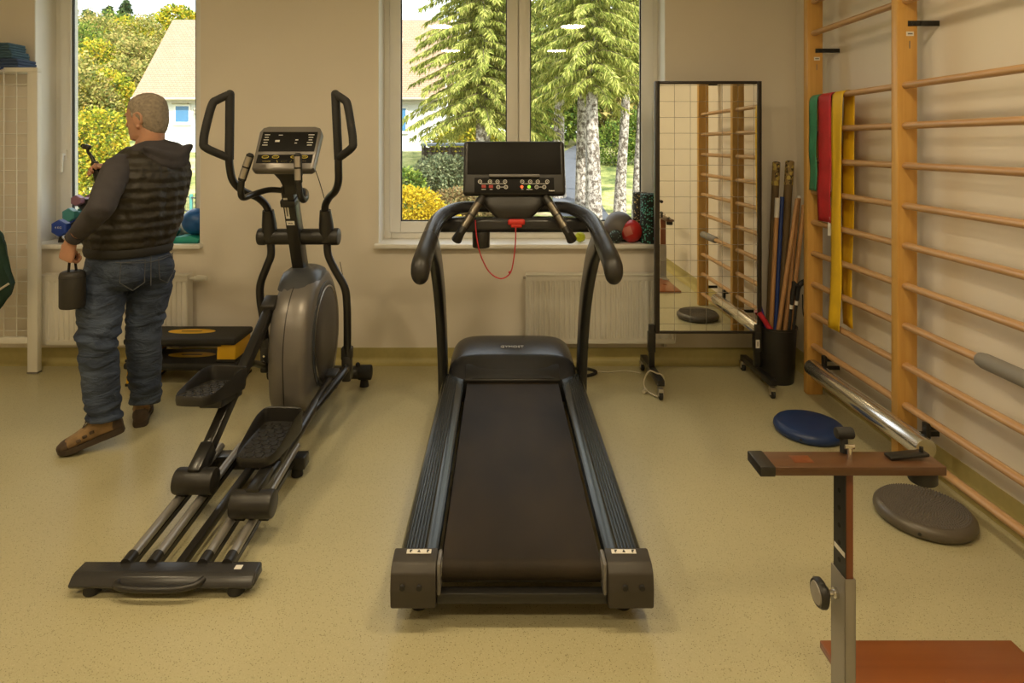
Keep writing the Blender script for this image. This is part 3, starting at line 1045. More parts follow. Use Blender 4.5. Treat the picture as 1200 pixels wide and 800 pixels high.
b.box(ep(-.085, -.0275, -.088), (.04, .001, .004), rt); b.box(ep(0, -.0275, -.0885), (.03, .001, .005), rt); b.box(ep(.085, -.0275, -.088), (.045, .001, .003), rt)
for s_ in (-1, 1):
    b.bar(ep(s_ * .030, -.0275, -.096), ep(s_ * .036, -.0275, -.081), .003, .001, rt @ V((0, -1, 0)))
b.build('key_print', m_yell, ec)
b = MB(); b.box(ep(0, -.0265, .035), (.275, .003, .125), rt, .001); nb_ = len(b.f)
for i in range(5):
    b.box(ep(-.112, -.0283, .078 - i * .0165), (.026 - (i % 2) * .006, .001, .0045), rt)
    b.box(ep(.108, -.0283, .078 - i * .0165), (.03 - (i % 3) * .006, .001, .0045), rt)
b.box(ep(-.045, -.0283, .076), (.02, .001, .004), rt); b.box(ep(-.055, -.0283, .038), (.022, .001, .012), rt); b.box(ep(.04, -.0283, .045), (.014, .001, .006), rt); b.box(ep(.038, -.0283, .025), (.012, .001, .005), rt)
b.mi = [0] * nb_ + [1] * (len(b.f) - nb_)
b.build('display', [m_screen, m_icon], ec)
b = MB(); rs = []
for (z, w, d_, y) in ((1.385, .075, .05, 3.085), (1.35, .07, .05, 3.11), (1.315, .048, .045, 3.14), (1.28, .04, .045, 3.165), (1.24, .042, .05, 3.18)):
    rs.append(ering((-1.075, y, z), (1, 0, 0), (0, 1, 0), w, d_, 24, 4))
b.rings(rs); b.build('console_neck', m_black, el)
b = MB(); b.tube([(-.965, 3.15, 1.40), (-.945, 3.2, 1.30), (-.93, 3.27, 1.17), (-.925, 3.31, 1.09), (-.90, 3.34, 1.02)], .0022, 6, True, False, 6)
b.tube([(-.87, 3.32, .86), (-.855, 3.34, .76), (-.835, 3.34, .66)], .0018, 6, True, False, 6)
b.build('cable', m_rubber, el)
# ------------------------------------------------------------------ wall bars
m_pine = wood_mat('pine_upright', (.55, .29, .065, 1), (.65, .37, .095, 1), 'z', .42, 2.5)
m_beech = wood_mat('beech_bar', (.44, .25, .115, 1), (.55, .335, .16, 1), 'y', .35, 3.)
BX = 1.868
PY = [(3.665, 3.715), (2.832, 2.882), (2.00, 2.05)]
BZ = [2.53, 2.345, 2.157, 1.768, 1.582, 1.397, 1.212, 1.029, .843, .660, .475, .292, .112]
wb = thing('wall_bars', (BX, 2.86, 0), 'tall pine wall bars with round beech rungs fixed along the right wall', 'wall bars')
for k, (a, c) in enumerate(PY):
    p = MB(); p.span((1.828, a, 0), (1.922, c, 2.62), .007)
    u = p.build('upright', m_pine, wb)
    for zz in (.10, 1.99):
        p = MB()
        p.span((1.905, a - .0035, zz + .05), (1.935, a, zz + .075), .001)
        p.span((1.93, a - .0035, zz + .05), (XR, a + .0, zz + .075), .001)
        p.cyl((1.895, a - .001, zz + .0625), (1.895, a - .006, zz + .0625), .006, 10)
        p.span((1.875, a - .0035, zz + .05), (1.91, a, zz + .075), .001)
        p.build('wall_bracket', m_blackm, u)
    p = MB(); p.box((1.885, a - .001, 2.005), (.034, .002, .020)); p.build('maker_label', m_label, u)
    p = MB(); p.box((1.885, a - .0024, 2.005), (.022, .0012, .006)); p.box((1.884, a - .001, 1.955), (.0035, .002, .035)); p.build('label_print', m_grey, u)
for z in BZ:
    for k in (0, 1):
        y0, y1 = PY[k][0], PY[k + 1][1]
        p = MB(); p.tube([(BX, y1 - .02, z), (BX, y0 + .02, z)], .0205, 16, ry=.0165, up=(0, 0, 1)); p.build('rung', m_beech, wb, smooth=50)

# grey foam sleeve on a rung
m_foamg = mat('grey_foam', (.23, .215, .19, 1), .6, var=.05, bump=.1, bscale=300)
p = MB()
p.tube([(BX, 2.40, .660), (BX, 2.395, .660), (BX, 2.37, .660), (BX, 2.06, .660), (BX, 2.055, .660)], [.021, .026, .031, .031, .024], 20)
o = p.build('foam_sleeve', m_foamg); tag(o, 'grey foam sleeve slipped over a low rung of the wall bars at the right edge', 'foam sleeve')

# silver tube strapped in front of the lowest rungs
m_alu = mat('polished_aluminium', (.82, .80, .77, 1), .19, .92, var=.01)
st = thing('balance_tube', (1.800, 3.05, .20), 'thick polished silver tube strapped along the lowest wall bars', 'tube')
p = MB(); rs = []
def tub(y, r): return [V((1.800 + r * math.cos(2 * PI * k / 36), y, .205 + r * math.sin(2 * PI * k / 36))) for k in range(36)]
p.rings([tub(3.56, .030), tub(3.56, .043), tub(3.555, .0455), tub(2.605, .0455), tub(2.60, .043), tub(2.60, .03)], True)
p.build('tube', m_alu, st)
for y in (3.50, 2.66):
    p = MB(); p.span((1.832, y - .016, .225), (1.852, y + .016, .292), .004); p.span((1.845, y - .016, .262), (1.885, y + .016, .275), .003); p.build('clamp', m_blackm, st)

# resistance bands draped over the shoulder-high rung
def band(name, y0, y1, zfront, zback, m, label, wav=.004, seed=1, drift=0.):
    rr = random.Random(seed)
    zt = 1.768
    path = []
    nf = 26
    for i in range(nf + 1):
        z = zfront + (zt - zfront) * i / nf
        path.append((BX - .0285 - .004 * math.sin(i * .5 + seed) * (1 - i / nf), z, 1 - i / nf))
    for i in range(1, 8):
        a = PI - PI * i / 8
        path.append((BX + .0235 * math.cos(a), zt + .0195 * math.sin(a), 0))
    for i in range(nf + 1):
        z = zt - (zt - zback) * i / nf
        path.append((BX + .0295 + .003 * math.sin(i * .45 + seed), z, -i / nf))
    n = 7
    vs, fs = [], []
    for (x, z, t) in path:
        for j in range(n):
            u = j / (n - 1)
            y = y0 + (y1 - y0) * u + (drift * t if t > 0 else -.4 * drift * t)
            x_ = x + (wav * math.sin(u * 5 + z * 4 + seed) if abs(t) > 0 else 0) * min(1, abs(t) * 4) * (1 if t < 0 else -1) * .8 - (.004 if t > 0 else 0)
            vs.append((x_, y, z))
    m_ = len(path)
    for i in range(m_ - 1):
        for j in range(n - 1):
            fs.append((i * n + j, i * n + j + 1, (i + 1) * n + j + 1, (i + 1) * n + j))
    b = MB(); b.add(vs, fs)
    o = b.build(name, m, smooth=80)
    md = o.modifiers.new('thickness', 'SOLIDIFY'); md.thickness = .0014; md.offset = 0
    return tag(o, label, 'exercise band', 'bands over the wall bars')


m_lg = mat('latex_green', (.055, .30, .175, 1), .45, var=.25, scale=9)
m_lr = mat('latex_red', (.52, .020, .030, 1), .42, var=.2, scale=9)
m_ly = mat('latex_yellow', (.80, .50, .015, 1), .42, var=.08, scale=9)
band('exercise_band', 3.568, 3.655, 1.225, 1.10, m_lg, 'green latex exercise band hanging over a rung beside the red band', seed=2)
band('exercise_band', 3.420, 3.556, 1.055, 1.40, m_lr, 'red latex exercise band hanging between the green and the yellow band', seed=5)
band('exercise_band', 3.300, 3.405, .475, .50, m_ly, 'long yellow latex exercise band hanging almost to the lowest rungs', seed=8, drift=.03, wav=.006)
p = MB(); p.box((BX - .024, 3.435, 1.02), (.0015, .045, .075), M.Rotation(R(12), 3, 'Z')); p.tube([(BX - .024, 3.435, 1.05), (BX - .031, 3.435, 1.09)], .001, 5)
o = p.build('paper_tag', m_label); tag(o, 'small white paper tag hanging beside the red exercise band', 'tag')

# ------------------------------------------------------------------ wheeled posture mirror
def mirror_mat():
    m, nt, b, out = new_mat('gridded_mirror')
    N, L = nt.nodes, nt.links
    tc = N.new('ShaderNodeTexCoord')
    sx = N.new('ShaderNodeSeparateXYZ'); L.new(tc.outputs['Object'], sx.inputs[0])
    outs = []
    for ax, off in (('X', .013), ('Z', .038)):
        a = N.new('ShaderNodeMath'); a.operation = 'ADD'; a.inputs[1].default_value = 10.0 + off; L.new(sx.outputs[ax], a.inputs[0])
        k = N.new('ShaderNodeMath'); k.operation = 'MODULO'; k.inputs[1].default_value = .1; L.new(a.outputs[0], k.inputs[0])
        l = N.new('ShaderNodeMath'); l.operation = 'LESS_THAN'; l.inputs[1].default_value = .0032; L.new(k.outputs[0], l.inputs[0])
        outs.append(l)
    mx = N.new('ShaderNodeMath'); mx.operation = 'MAXIMUM'; L.new(outs[0].outputs[0], mx.inputs[0]); L.new(outs[1].outputs[0], mx.inputs[1])
    b.inputs['Metallic'].default_value = 1; b.inputs['Roughness'].default_value = 0.0; b.inputs['Base Color'].default_value = (.86, .87, .84, 1)
    d = N.new('ShaderNodeBsdfDiffuse'); d.inputs['Color'].default_value = (.30, .28, .23, 1)
    f = N.new('ShaderNodeMath'); f.operation = 'MULTIPLY'; f.inputs[1].default_value = .75; L.new(mx.outputs[0], f.inputs[0])
    s = N.new('ShaderNodeMixShader'); L.new(f.outputs[0], s.inputs[0]); L.new(b.outputs[0], s.inputs[1]); L.new(d.outputs[0], s.inputs[2])
    L.new(s.outputs[0], out.inputs['Surface'])
    return m


m_mirror = mirror_mat()
m_mframe = mat('mirror_frame_brown', (.030, .024, .018, 1), .4, .2, var=.06)
MY, mx0, mx1, mz0, mz1 = 3.87, .968, 1.639, .305, 1.892
mi = thing('standing_mirror', ((mx0 + mx1) / 2, MY, 0), 'tall dark framed posture mirror with a square grid, standing on castors beside the window', 'mirror')
p = MB(); F = .030
p.span((mx0, MY - .012, mz0), (mx0 + F, MY + .022, mz1), .003); p.span((mx1 - F + .004, MY - .012, mz0), (mx1, MY + .022, mz1), .003)
p.span((mx0 + F, MY - .012, mz1 - .020), (mx1 - F, MY + .022, mz1), .003); p.span((mx0 + F, MY - .012, mz0), (mx1 - F, MY + .022, mz0 + .016), .003)
p.build('frame', m_mframe, mi)
p = MB(); p.span((mx0 + F - .003, MY - .004, mz0 + .014), (mx1 - F + .007, MY + .004, mz1 - .018)); p.build('mirror_glass', m_mirror, mi, smooth=0)
p = MB(); p.span((mx0 + F - .003, MY + .0045, mz0 + .014), (mx1 - F + .007, MY + .016, mz1 - .018)); p.build('back_board', m_black, mi, smooth=0)
for (x, s_) in ((.948, -1), (1.612, 1)):
    p = MB(); p.span((x - .017, MY - .017, .075), (x + .017, MY + .019, .36), .003)
    p.span((x - .022, MY - .022, .19), (x + .022, MY + .024, .315), .004)
    po = p.build('post', m_blackm, mi)
    p = MB(); p.span((x - .022, 3.635, .062), (x + .022, 4.085, .098), .004)
    fo = p.build('foot_beam', m_blackm, mi)
    for yy in (3.62 if s_ > 0 else 3.60, 4.06):
        off = -.012
        p = MB(); p.cyl((x + off - .010, yy, .026), (x + off + .010, yy, .026), .026, 20, None, .003)
        cs = p.build('castor_wheel', m_rubber, fo)
        p = MB(); p.span((x + off - .016, yy - .02, .045), (x + off + .016, yy + .022, .066), .003)
        p.span((x + off - .016, yy - .012, .022), (x + off - .012, yy + .012, .05)); p.span((x + off + .012, yy - .012, .022), (x + off + .016, yy + .012, .05))
        p.cyl((x + off - .018, yy, .026), (x + off + .018, yy, .026), .006, 10)
        p.build('castor_fork', m_steel, fo)
    if s_ > 0:
        p = MB(); p.box((x - .004, MY - .0235, .245), (.024, .0015, .052)); p.build('sticker', m_label, po)
        p = MB(); p.box((x - .004, MY - .0246, .245), (.006, .001, .03)); p.build('sticker_print', m_grey, po)
p = MB(); p.cyl((mx0 + .04, MY - .004, 1.135), (mx0 + .04, MY - .018, 1.135), .010, 12); p.build('hook', m_blackm, mi)
# pale cord hanging over the left foot of the mirror
m_cordw = mat('cream_cord', (.55, .50, .38, 1), .6, var=.05)
p = MB(); p.tube([(.935, 3.615, .008), (.905, 3.64, .012), (.872, 3.70, .02), (.872, 3.74, .06), (.90, 3.73, .118), (.945, 3.735, .1035), (.985, 3.74, .085), (1.0, 3.75, .03), (.995, 3.78, .006)], .0045, 8, True, False, 6)
p.cyl((.872, 3.70, .016), (.855, 3.675, .016), .012, 12)
o = p.build('power_cord', m_cordw); tag(o, 'pale cord looped over the left foot of the mirror', 'cord')
p = MB(); p.tube([(.36, 3.95, .012), (.44, 3.92, .012), (.55, 3.94, .010), (.62, 4.0, .010), (.58, 4.06, .010), (.48, 4.07, .010), (.40, 4.03, .010)], .010, 8, True, False, 6)
o = p.build('power_cord', m_rubber); tag(o, 'black mains cord curled on the floor behind the treadmill', 'cord')
p = MB(); p.tube([(.62, 4.03, .006), (.72, 4.02, .006), (.82, 4.04, .006), (.91, 4.0, .006)], .004, 8, True, False, 6)
o = p.build('power_cord', m_cordw); tag(o, 'thin pale cord on the floor between treadmill and mirror', 'cord')

# ------------------------------------------------------------------ bin of sticks
BC = V((1.752, 3.895, 0))
bn = thing('stick_bin', BC, 'tall black plastic bin full of sticks and poles in the corner by the wall bars', 'bin')
p = MB(); p.lathe([(0, .004), (.093, .0), (.097, .006), (.113, .335), (.119, .338), (.119, .348), (.112, .35), (.109, .338), (.094, .012), (0, .012)], BC, 40); p.build('bucket', m_black, bn)
m_foamt = speckle_mat('camouflage_foam', (.30, .20, .075, 1), [((.06, .04, .015, 1), .6, 1.), ((.55, .42, .10, 1), .6, .7)], .7, 60, .6)
m_brown = mat('brown_foam', (.145, .090, .035, 1), .65, var=.12)
m_bluep = mat('blue_stick', (.018, .045, .20, 1), .4, var=.06)
m_hazel = wood_mat('stick_wood', (.40, .20, .075, 1), (.52, .28, .11, 1), 'z', .45, 3.)
def stick(name, base, top, r, m, label, cat, extra=None, group=None):
    base, top = V(base), V(top)
    t = thing(name, base, label, cat, group)
    d = (top - base).normalized()
    p = MB(); p.tube([base, top], r, 14); p.build('shaft', m, t, smooth=50)
    if extra == 'foam':
        p = MB(); p.tube([top - d * .155, top - d * .154, top, top + d * .006], [r, r + .0015, r + .0015, r - .006], 14); p.build('patterned_tip', m_foamt, t, smooth=50)
    if extra == 'label':
        p = MB(); p.tube([top - d * .13, top - d * .002], r + .001, 14); p.build('paper_label', m_label, t)
    if extra == 'cap':
        p = MB(); p.tube([top - d * .01, top + d * .006], r + .001, 14); p.build('end_cap', m_label, t)
    return t


B2 = lambda x, y: (BC.x + x, BC.y + y, .014)
stick('padded_pole', B2(-.040, .05), (1.838, 4.10, 1.372), .0235, m_brown, 'brown padded pole with a mottled tip, the left one of two in the bin', 'pole', 'foam', 'padded poles in the bin')
stick('padded_pole', B2(.018, .05), (1.928, 4.10, 1.378), .026, m_brown, 'brown padded pole with a mottled tip, the right one of two in the bin', 'pole', 'foam', 'padded poles in the bin')
stick('gymnastic_stick', B2(-.052, .010), (1.81, 4.02, 1.145), .0145, m_hazel, 'gymnastic stick with a white paper label beside the blue stick', 'stick', 'label', 'gymnastic sticks in the bin')
stick('gymnastic_stick', B2(-.022, .015), (1.845, 4.03, 1.15), .0130, m_bluep, 'dark blue gymnastic stick in the black bin', 'stick', None, 'gymnastic sticks in the bin')
stick('gymnastic_stick', B2(-.052, -.030), (1.925, 3.99, 1.14), .0135, m_hazel, 'bare wooden gymnastic stick leaning steeply in front of the padded poles', 'stick', None, 'gymnastic sticks in the bin')
stick('gymnastic_stick', B2(.012, -.01), (1.955, 4.03, 1.15), .0135, m_hazel, 'bare wooden gymnastic stick second from the wall bars in the bin', 'stick', 'cap', 'gymnastic sticks in the bin')
stick('gymnastic_stick', B2(.055, .015), (1.968, 3.99, 1.10), .0135, m_hazel, 'bare wooden gymnastic stick closest to the wall bars in the bin', 'stick', None, 'gymnastic sticks in the bin')
p = MB(); p.tube([(BC.x - .03, 3.86, .02), (BC.x - .072, 3.86, .30), (BC.x - .105, 3.87, .42), (BC.x - .155, 3.90, .62)], .013, 10, True, False, 5)
o = p.build('rubber_tube', mat('blue_violet_tube', (.05, .035, .28, 1), .45)); tag(o, 'blue rubber tube leaning out of the bin behind the mirror edge', 'exercise tube')
p = MB(); p.tube([(BC.x - .03, 3.825, .02), (BC.x - .060, 3.825, .30), (BC.x - .085, 3.83, .36), (BC.x - .135, 3.845, .44)], .016, 10, True, False, 5)
o = p.build('rubber_tube', mat('red_tube', (.45, .015, .03, 1), .45)); tag(o, 'red rubber tube poking out of the bin just below the blue tube', 'exercise tube')
for k, (bx, by, tx, ty, tz, lab) in enumerate(((.040, -.055, 1.838, 3.80, .60, 'black walking pole with a hooked handle pointing to the wall bars'), (.020, -.05, 1.805, 3.80, .575, 'black walking pole with a short handle beside the hooked one'))):
    t = thing('walking_pole', B2(bx, by), lab, 'walking pole', 'walking poles in the bin')
    a, c = V(B2(bx, by)), V((tx, ty, tz))
    p = MB(); p.tube([a, c], .0085, 12); p.build('shaft', m_rubber, t, smooth=50)
    d = (c - a).normalized()
    p = MB(); p.tube([c - d * .10, c - d * .075], .0105, 12); p.build('ring', m_label, t)
    p = MB()
    if k == 0:
        p.tube([c - d * .07, c, c + V((.012, -.01, .035)), c + V((.045, -.015, .055)), c + V((.078, -.02, .062)), c + V((.088, -.022, .056))], [.012, .014, .016, .014, .012, .006], 12, True, False, 4)
        p.tube([c + V((.0, -.01, .02)), c + V((-.02, -.012, .03)), c + V((-.03, -.012, .05))], [.012, .010, .006], 10, True, False, 3)
    else:
        p.tube([c - d * .07, c, c + V((.003, -.01, .045)), c + V((-.004, -.012, .075))], [.011, .014, .013, .007], 12, True, False, 4)
    p.build('handle', m_rubber, t)
    if k == 0:
        p = MB(); p.tube([c + V((.035, -.015, .04)), c + V((.042, -.02, -.03)), c + V((.038, -.02, -.13)), c + V((.028, -.02, -.165)), c + V((.020, -.02, -.13)), c + V((.02, -.015, -.03))], .0035, 6, True, False, 4)
        p.build('wrist_strap', m_rubber, t)

# ------------------------------------------------------------------ balance discs on the floor
def disc(name, c, r, h, m, label, studs):
    t = thing(name, c, label, 'balance disc')
    p = MB(); p.lathe([(0, 0.), (r * .86, 0), (r * .95, .006), (r, h * .40), (r * .985, h * .62), (r * .93, h * .80), (r * .85, h * .90), (r * .5, h * .97), (0, h)], c, 64)
    body = p.build('cushion', m, t, smooth=60)
    if studs:
        p = MB()
        k = 0
        for i in range(1, 20):
            rr = r * .86 * i / 19
            n = max(6, int(2 * PI * rr / .0105))
            z0 = h * (1 - .10 * (rr / (r * .86)) ** 2) - .001
            for j in range(n):
                a = 2 * PI * j / n + i * .37
                x, y = V(c).x + rr * math.cos(a), V(c).y + rr * math.sin(a)
                z = V(c).z + z0
                w = .0036
                p.add([(x - w, y - w, z), (x + w, y - w, z), (x + w, y + w, z), (x - w, y + w, z), (x, y, z + .0055)], [(0, 1, 4), (1, 2, 4), (2, 3, 4), (3, 0, 4)])
        s = p.build('studs', m, t, smooth=0); s['kind'] = 'stuff'
    p = MB(); p.cyl(V(c) + V((-r * .62, -r * .77, h * .42)), V(c) + V((-r * .635, -r * .79, h * .42)), .006, 10); p.build('valve', m_rubber, t)
    return t


m_dgrey = mat('grey_rubber', (.105, .088, .066, 1), .36, var=.05)
m_dblue = mat('blue_rubber', (.012, .035, .13, 1), .42, var=.06)
disc('balance_disc', (1.690, 2.455, 0), .176, .062, m_dgrey, 'dark grey studded balance disc on the floor beside the wall bars', True)
disc('balance_disc', (1.60, 3.19, 0), .172, .062, m_dblue, 'smooth dark blue balance disc on the floor in front of the mirror', False)

# ------------------------------------------------------------------ adjustable wooden stand in the foreground
m_mahog = wood_mat('red_brown_wood', (.13, .036, .012, 1), (.19, .056, .017, 1), 'z', .3, 2.)
m_mahx = wood_mat('red_brown_board', (.20, .056, .014, 1), (.27, .085, .022, 1), 'x', .3, 1.2)
m_plank = wood_mat('dark_brown_plank', (.070, .032, .014, 1), (.115, .052, .021, 1), 'x', .32, 1.5)
m_paint = mat('warm_grey_paint', (.30, .275, .235, 1), .38, .1, var=.03)


def make_stand(label):
    x0, x1, ya, yb = .879, .907, 1.570, 1.636
    s = thing('adjustable_stand', (.893, 1.603, 0), label, 'exercise stand', 'wooden adjustable stands')
    p = MB(); p.span((.949, 1.585, .0), (1.52, 1.83, .022), .003); bd = p.build('base_board', m_mahx, s)
    p = MB(); p.lathe([(0, .022), (.020, .022), (.019, .028), (.0, .029)], (1.235, 1.672, 0), 24); p.build('peg', m_mahx, bd)
    p = MB(); p.span((x0, ya - .01, 0), (1.03, yb + .01, .006)); p.span((x1 + .001, ya, .0), (.952, yb, .03), .002); p.span((.90, ya, .022), (1.03, yb, .028), .001); p.build('base_bracket', m_paint, s)
    p = MB()
    w = .003
    p.span((x0, ya, 0), (x0 + w, yb, .385)); p.span((x1 - w, ya, 0), (x1, yb, .385)); p.span((x0, ya, 0), (x1, ya + w, .385)); p.span((x0, yb - w, 0), (x1, yb, .385))
    tb = p.build('outer_tube', m_paint, s, smooth=0)
    p = MB(); p.span((x0 + .006, ya + .004, .05), (x1 - .004, yb - .004, .664), .001); ins = p.build('inner_bar', m_mahog, s)
    p = MB(); p.span((x0 + .0035, ya + .004, .05), (x0 + .0058, yb - .006, .664)); stp = p.build('steel_strip', m_blackm, ins)
    for k in range(6):
        p = MB(); p.cyl((x0 + .0028, (ya + yb) / 2, .415 + .045 * k), (x0 + .0036, (ya + yb) / 2, .415 + .045 * k), .006, 12)
        p.build('adjusting_hole', m_rubber, stp)
    p = MB(); p.box((x0 + .0030, (ya + yb) / 2 - .002, .443), (.001, .05, .012)); p.build('scale_sticker', m_label, stp)
    k = thing_child = MB()
    yc, zc = (ya + yb) / 2 + .004, .325
    k.cyl((x0 + .001, yc, zc), (x0 - .008, yc, zc), .013, 20); k.cyl((x0 - .006, yc, zc), (x0 - .034, yc, zc), .0075, 14)
    kn = k.build('knob_shaft', m_chrome, tb)
    k = MB(); k.cyl((x0 - .024, yc, zc), (x0 - .036, yc, zc), .014, 18)
    prof = []
    rot = M.Rotation(R(-90), 3, 'Y')
    k.lathe([(0, 0), (.030, 0), (.036, .005), (.036, .015), (.032, .021), (.029, .021), (.029, .018), (0, .018)], (x0 - .034, yc, zc), 28, rot)
    k.build('clamp_knob', m_black, tb)
    k = MB(); k.lathe([(0, .0185), (.0285, .0185), (.026, .023), (0, .0245)], (x0 - .034, yc, zc), 28, rot); k.build('knob_cap', m_paint, tb)
    # cross plank
    yp0, yp1 = 1.545, 1.625
    p = MB(); p.span((.690, yp0, .664), (1.122, yp1, .686), .002); pl = p.build('cross_plank', m_plank, s)
    p = MB(); p.span((.652, yp0 - .002, .662), (.691, yp1 + .002, .688), .003); p.build('end_cap', m_black, pl)
    p = MB(); p.span((.75, yp0 + .022, .6855), (.80, yp1 - .022, .6868), .0005); p.build('inlay', m_mahog, pl)
    p = MB(); p.lathe([(0, .628), (.030, .628), (.033, .632), (.033, .664), (0, .664)], (1.088, 1.585, 0), 28); p.build('rubber_cup', m_rubber, pl)
    p = MB(); p.cyl((.90, 1.585, .686), (.90, 1.585, .715), .006, 12); p.box((.90, 1.585, .718), (.026, .006, .012), None, .002); p.build('wing_bolt', m_chrome, pl)
    p = MB(); p.tube([(.905, 1.62, .686), (.905, 1.622, .72), (.905, 1.624, .735)], [.010, .010, .008], 14)
    p.cyl((.885, 1.624, .735), (.93, 1.624, .735), .015, 16, None, .004); p.build('toggle_handle', m_rubber, pl)
    p = MB(); p.bar((1.0, 1.59, .69), (1.10, 1.59, .700), .03, .008, bev=.002); p.cyl((1.088, 1.59, .69), (1.088, 1.59, .715), .005, 10); p.build('pivot_arm', m_blackm, pl)
    return s


s1 = make_stand('adjustable wooden stand on a red-brown board in the right foreground')
s2 = dup(s1, (1.79, .95, 0), R(90), 'second adjustable stand beside the wall bars, seen only in the mirror')
# ------------------------------------------------------------------ white mesh therapy frame at the left wall
RX, RY, RZ = -3.052, 4.02, 1.965
rk = thing('sling_frame', (-3.49, RY, 0), 'white steel frame with wire mesh at the left edge beside the window', 'exercise frame')
for x in (RX, XL + .05):
    p = MB(); p.span((x - .033, RY - .02, 0), (x + .033, RY + .02, RZ), .004); u = p.build('post', m_enamel, rk)
    p = MB(); p.span((x - .035, RY - .022, 0), (x + .035, RY + .022, .012), .003); p.build('foot_cap', m_grey, u)
p = MB(); p.span((XL + .05, RY - .02, RZ), (RX + .033, RY + .02, RZ + .03), .004); p.build('top_rail', m_enamel, rk)
p = MB(); p.span((XL + .05, RY + .02, RZ + .005), (RX - .135, YB - .005, RZ + .03), .004); p.build('top_shelf', m_enamel, rk)
p = MB(); p.span((XL + .08, RY - .015, .195), (RX - .033, RY + .015, .235), .004); p.build('bottom_rail', m_enamel, rk)
p = MB()
for i in range(22):
    z = .275 + .0805 * i
    if z < RZ: p.tube([(XL + .07, RY, z), (RX - .03, RY, z)], .0032, 6)
for i in range(10):
    x = RX - .113 - .0835 * i
    if x > XL + .08: p.tube([(x, RY - .005, .22), (x, RY - .005, RZ)], .0032, 6)
p.build('wire_mesh', m_enamel, rk)
# folded blue things on top
m_towel = mat('blue_grey_cloth', (.060, .120, .175, 1), .85, var=.12, bump=.3, bscale=300)
m_toweld = mat('dark_blue_cloth', (.045, .075, .16, 1), .85, var=.12, bump=.3, bscale=300)
def folded(c, sz, m, label):
    b = MB(); n = 3
    for k in range(n):
        h = sz[2] / n
        b.box((c[0] + .003 * (k % 2), c[1], c[2] + h * (k + .5)), (sz[0] - .004 * k, sz[1], h * 1.02), None, h * .45, 4)
    o = b.build('folded_sling', m); tag(o, label, 'sling', 'folded slings on the frame')
folded((-3.29, 4.09, RZ + .03), (.28, .17, .06), m_toweld, 'dark blue folded sling lying flat on top of the white frame')
folded((-3.315, 4.09, RZ + .0925), (.24, .16, .05), m_towel, 'grey blue folded sling in the middle of the pile on the frame')
folded((-3.325, 4.09, RZ + .145), (.22, .15, .05), m_towel, 'grey blue folded sling topmost of the pile on the frame')
# hanging sling
sl = thing('hanging_sling', (-3.15, 3.84, .50), 'dark green sling with pale piping hanging from a blue strap at the left edge', 'sling')
m_sling = mat('dark_green_cloth', (.012, .040, .026, 1), .8, var=.3, scale=10, bump=.3, bscale=200)
m_strapb = mat('blue_webbing', (.02, .05, .22, 1), .7, var=.1)
m_orange = mat('orange_webbing', (.45, .20, .04, 1), .7)
b = MB()
rs = []
prof = [(.42, -3.20, .012, .010), (.47, -3.195, .06, .03), (.55, -3.185, .115, .05), (.625, -3.180, .135, .055), (.70, -3.19, .125, .05), (.80, -3.20, .112, .045), (.88, -3.205, .105, .04), (.935, -3.21, .09, .03), (.975, -3.22, .055, .02), (.99, -3.23, .02, .01)]
P, ru, rw = crom([V((x, 3.84, z)) for z, x, _, _ in prof], [p_[2] for p_ in prof], [p_[3] for p_ in prof], 4)
for i, p_ in enumerate(P):
    k = ering(p_, (1, 0, 0), (0, 1, 0), ru[i], rw[i], 30)
    rs.append([q + V((.006 * math.sin(j * 1.7 + i * .35), .008 * math.sin(j * 2.1 + i * .5), 0)) for j, q in enumerate(k)])
b.rings(rs); b.build('sling_bag', m_sling, sl, smooth=60)
b = MB(); b.tube([(-3.30, 3.775, .535), (-3.22, 3.772, .545), (-3.13, 3.778, .575), (-3.055, 3.815, .63)], .007, 8, True, False, 5)
b.tube([(-3.20, 3.80, 1.0), (-3.165, 3.80, .965), (-3.15, 3.80, .92), (-3.175, 3.80, .895), (-3.21, 3.80, .89)], .006, 8, True, False, 5)
b.build('piping', m_cordw, sl)
b = MB(); b.box((-3.20, 3.79, .625), (.06, .012, .018), M.Rotation(R(15), 3, 'Y'), .005); b.build('orange_tab', m_orange, sl)
b = MB(); b.tube([(-3.232, 3.84, .98), (-3.238, 3.85, 1.1), (-3.245, 3.86, 1.4), (-3.25, 3.95, 1.965), (-3.25, 4.02, 2.0)], .015, 10, ry=.004, up=(0, 1, 0)); b.build('strap', m_strapb, sl)
b = MB(); b.tube([(-3.225, 3.82, 1.02), (-3.20, 3.815, 1.075), (-3.17, 3.81, 1.085), (-3.145, 3.81, 1.04), (-3.135, 3.81, 1.01)], [.012, .014, .014, .011, .012], 10, True, False, 4, [.006] * 5); b.build('strap_loop', m_strapb, sl)
b = MB(); b.tube([(-3.235, 3.815, 1.06), (-3.225, 3.81, 1.16)], .016, 10, ry=.006, up=(0, 1, 0)); b.build('orange_strap', m_orange, sl)

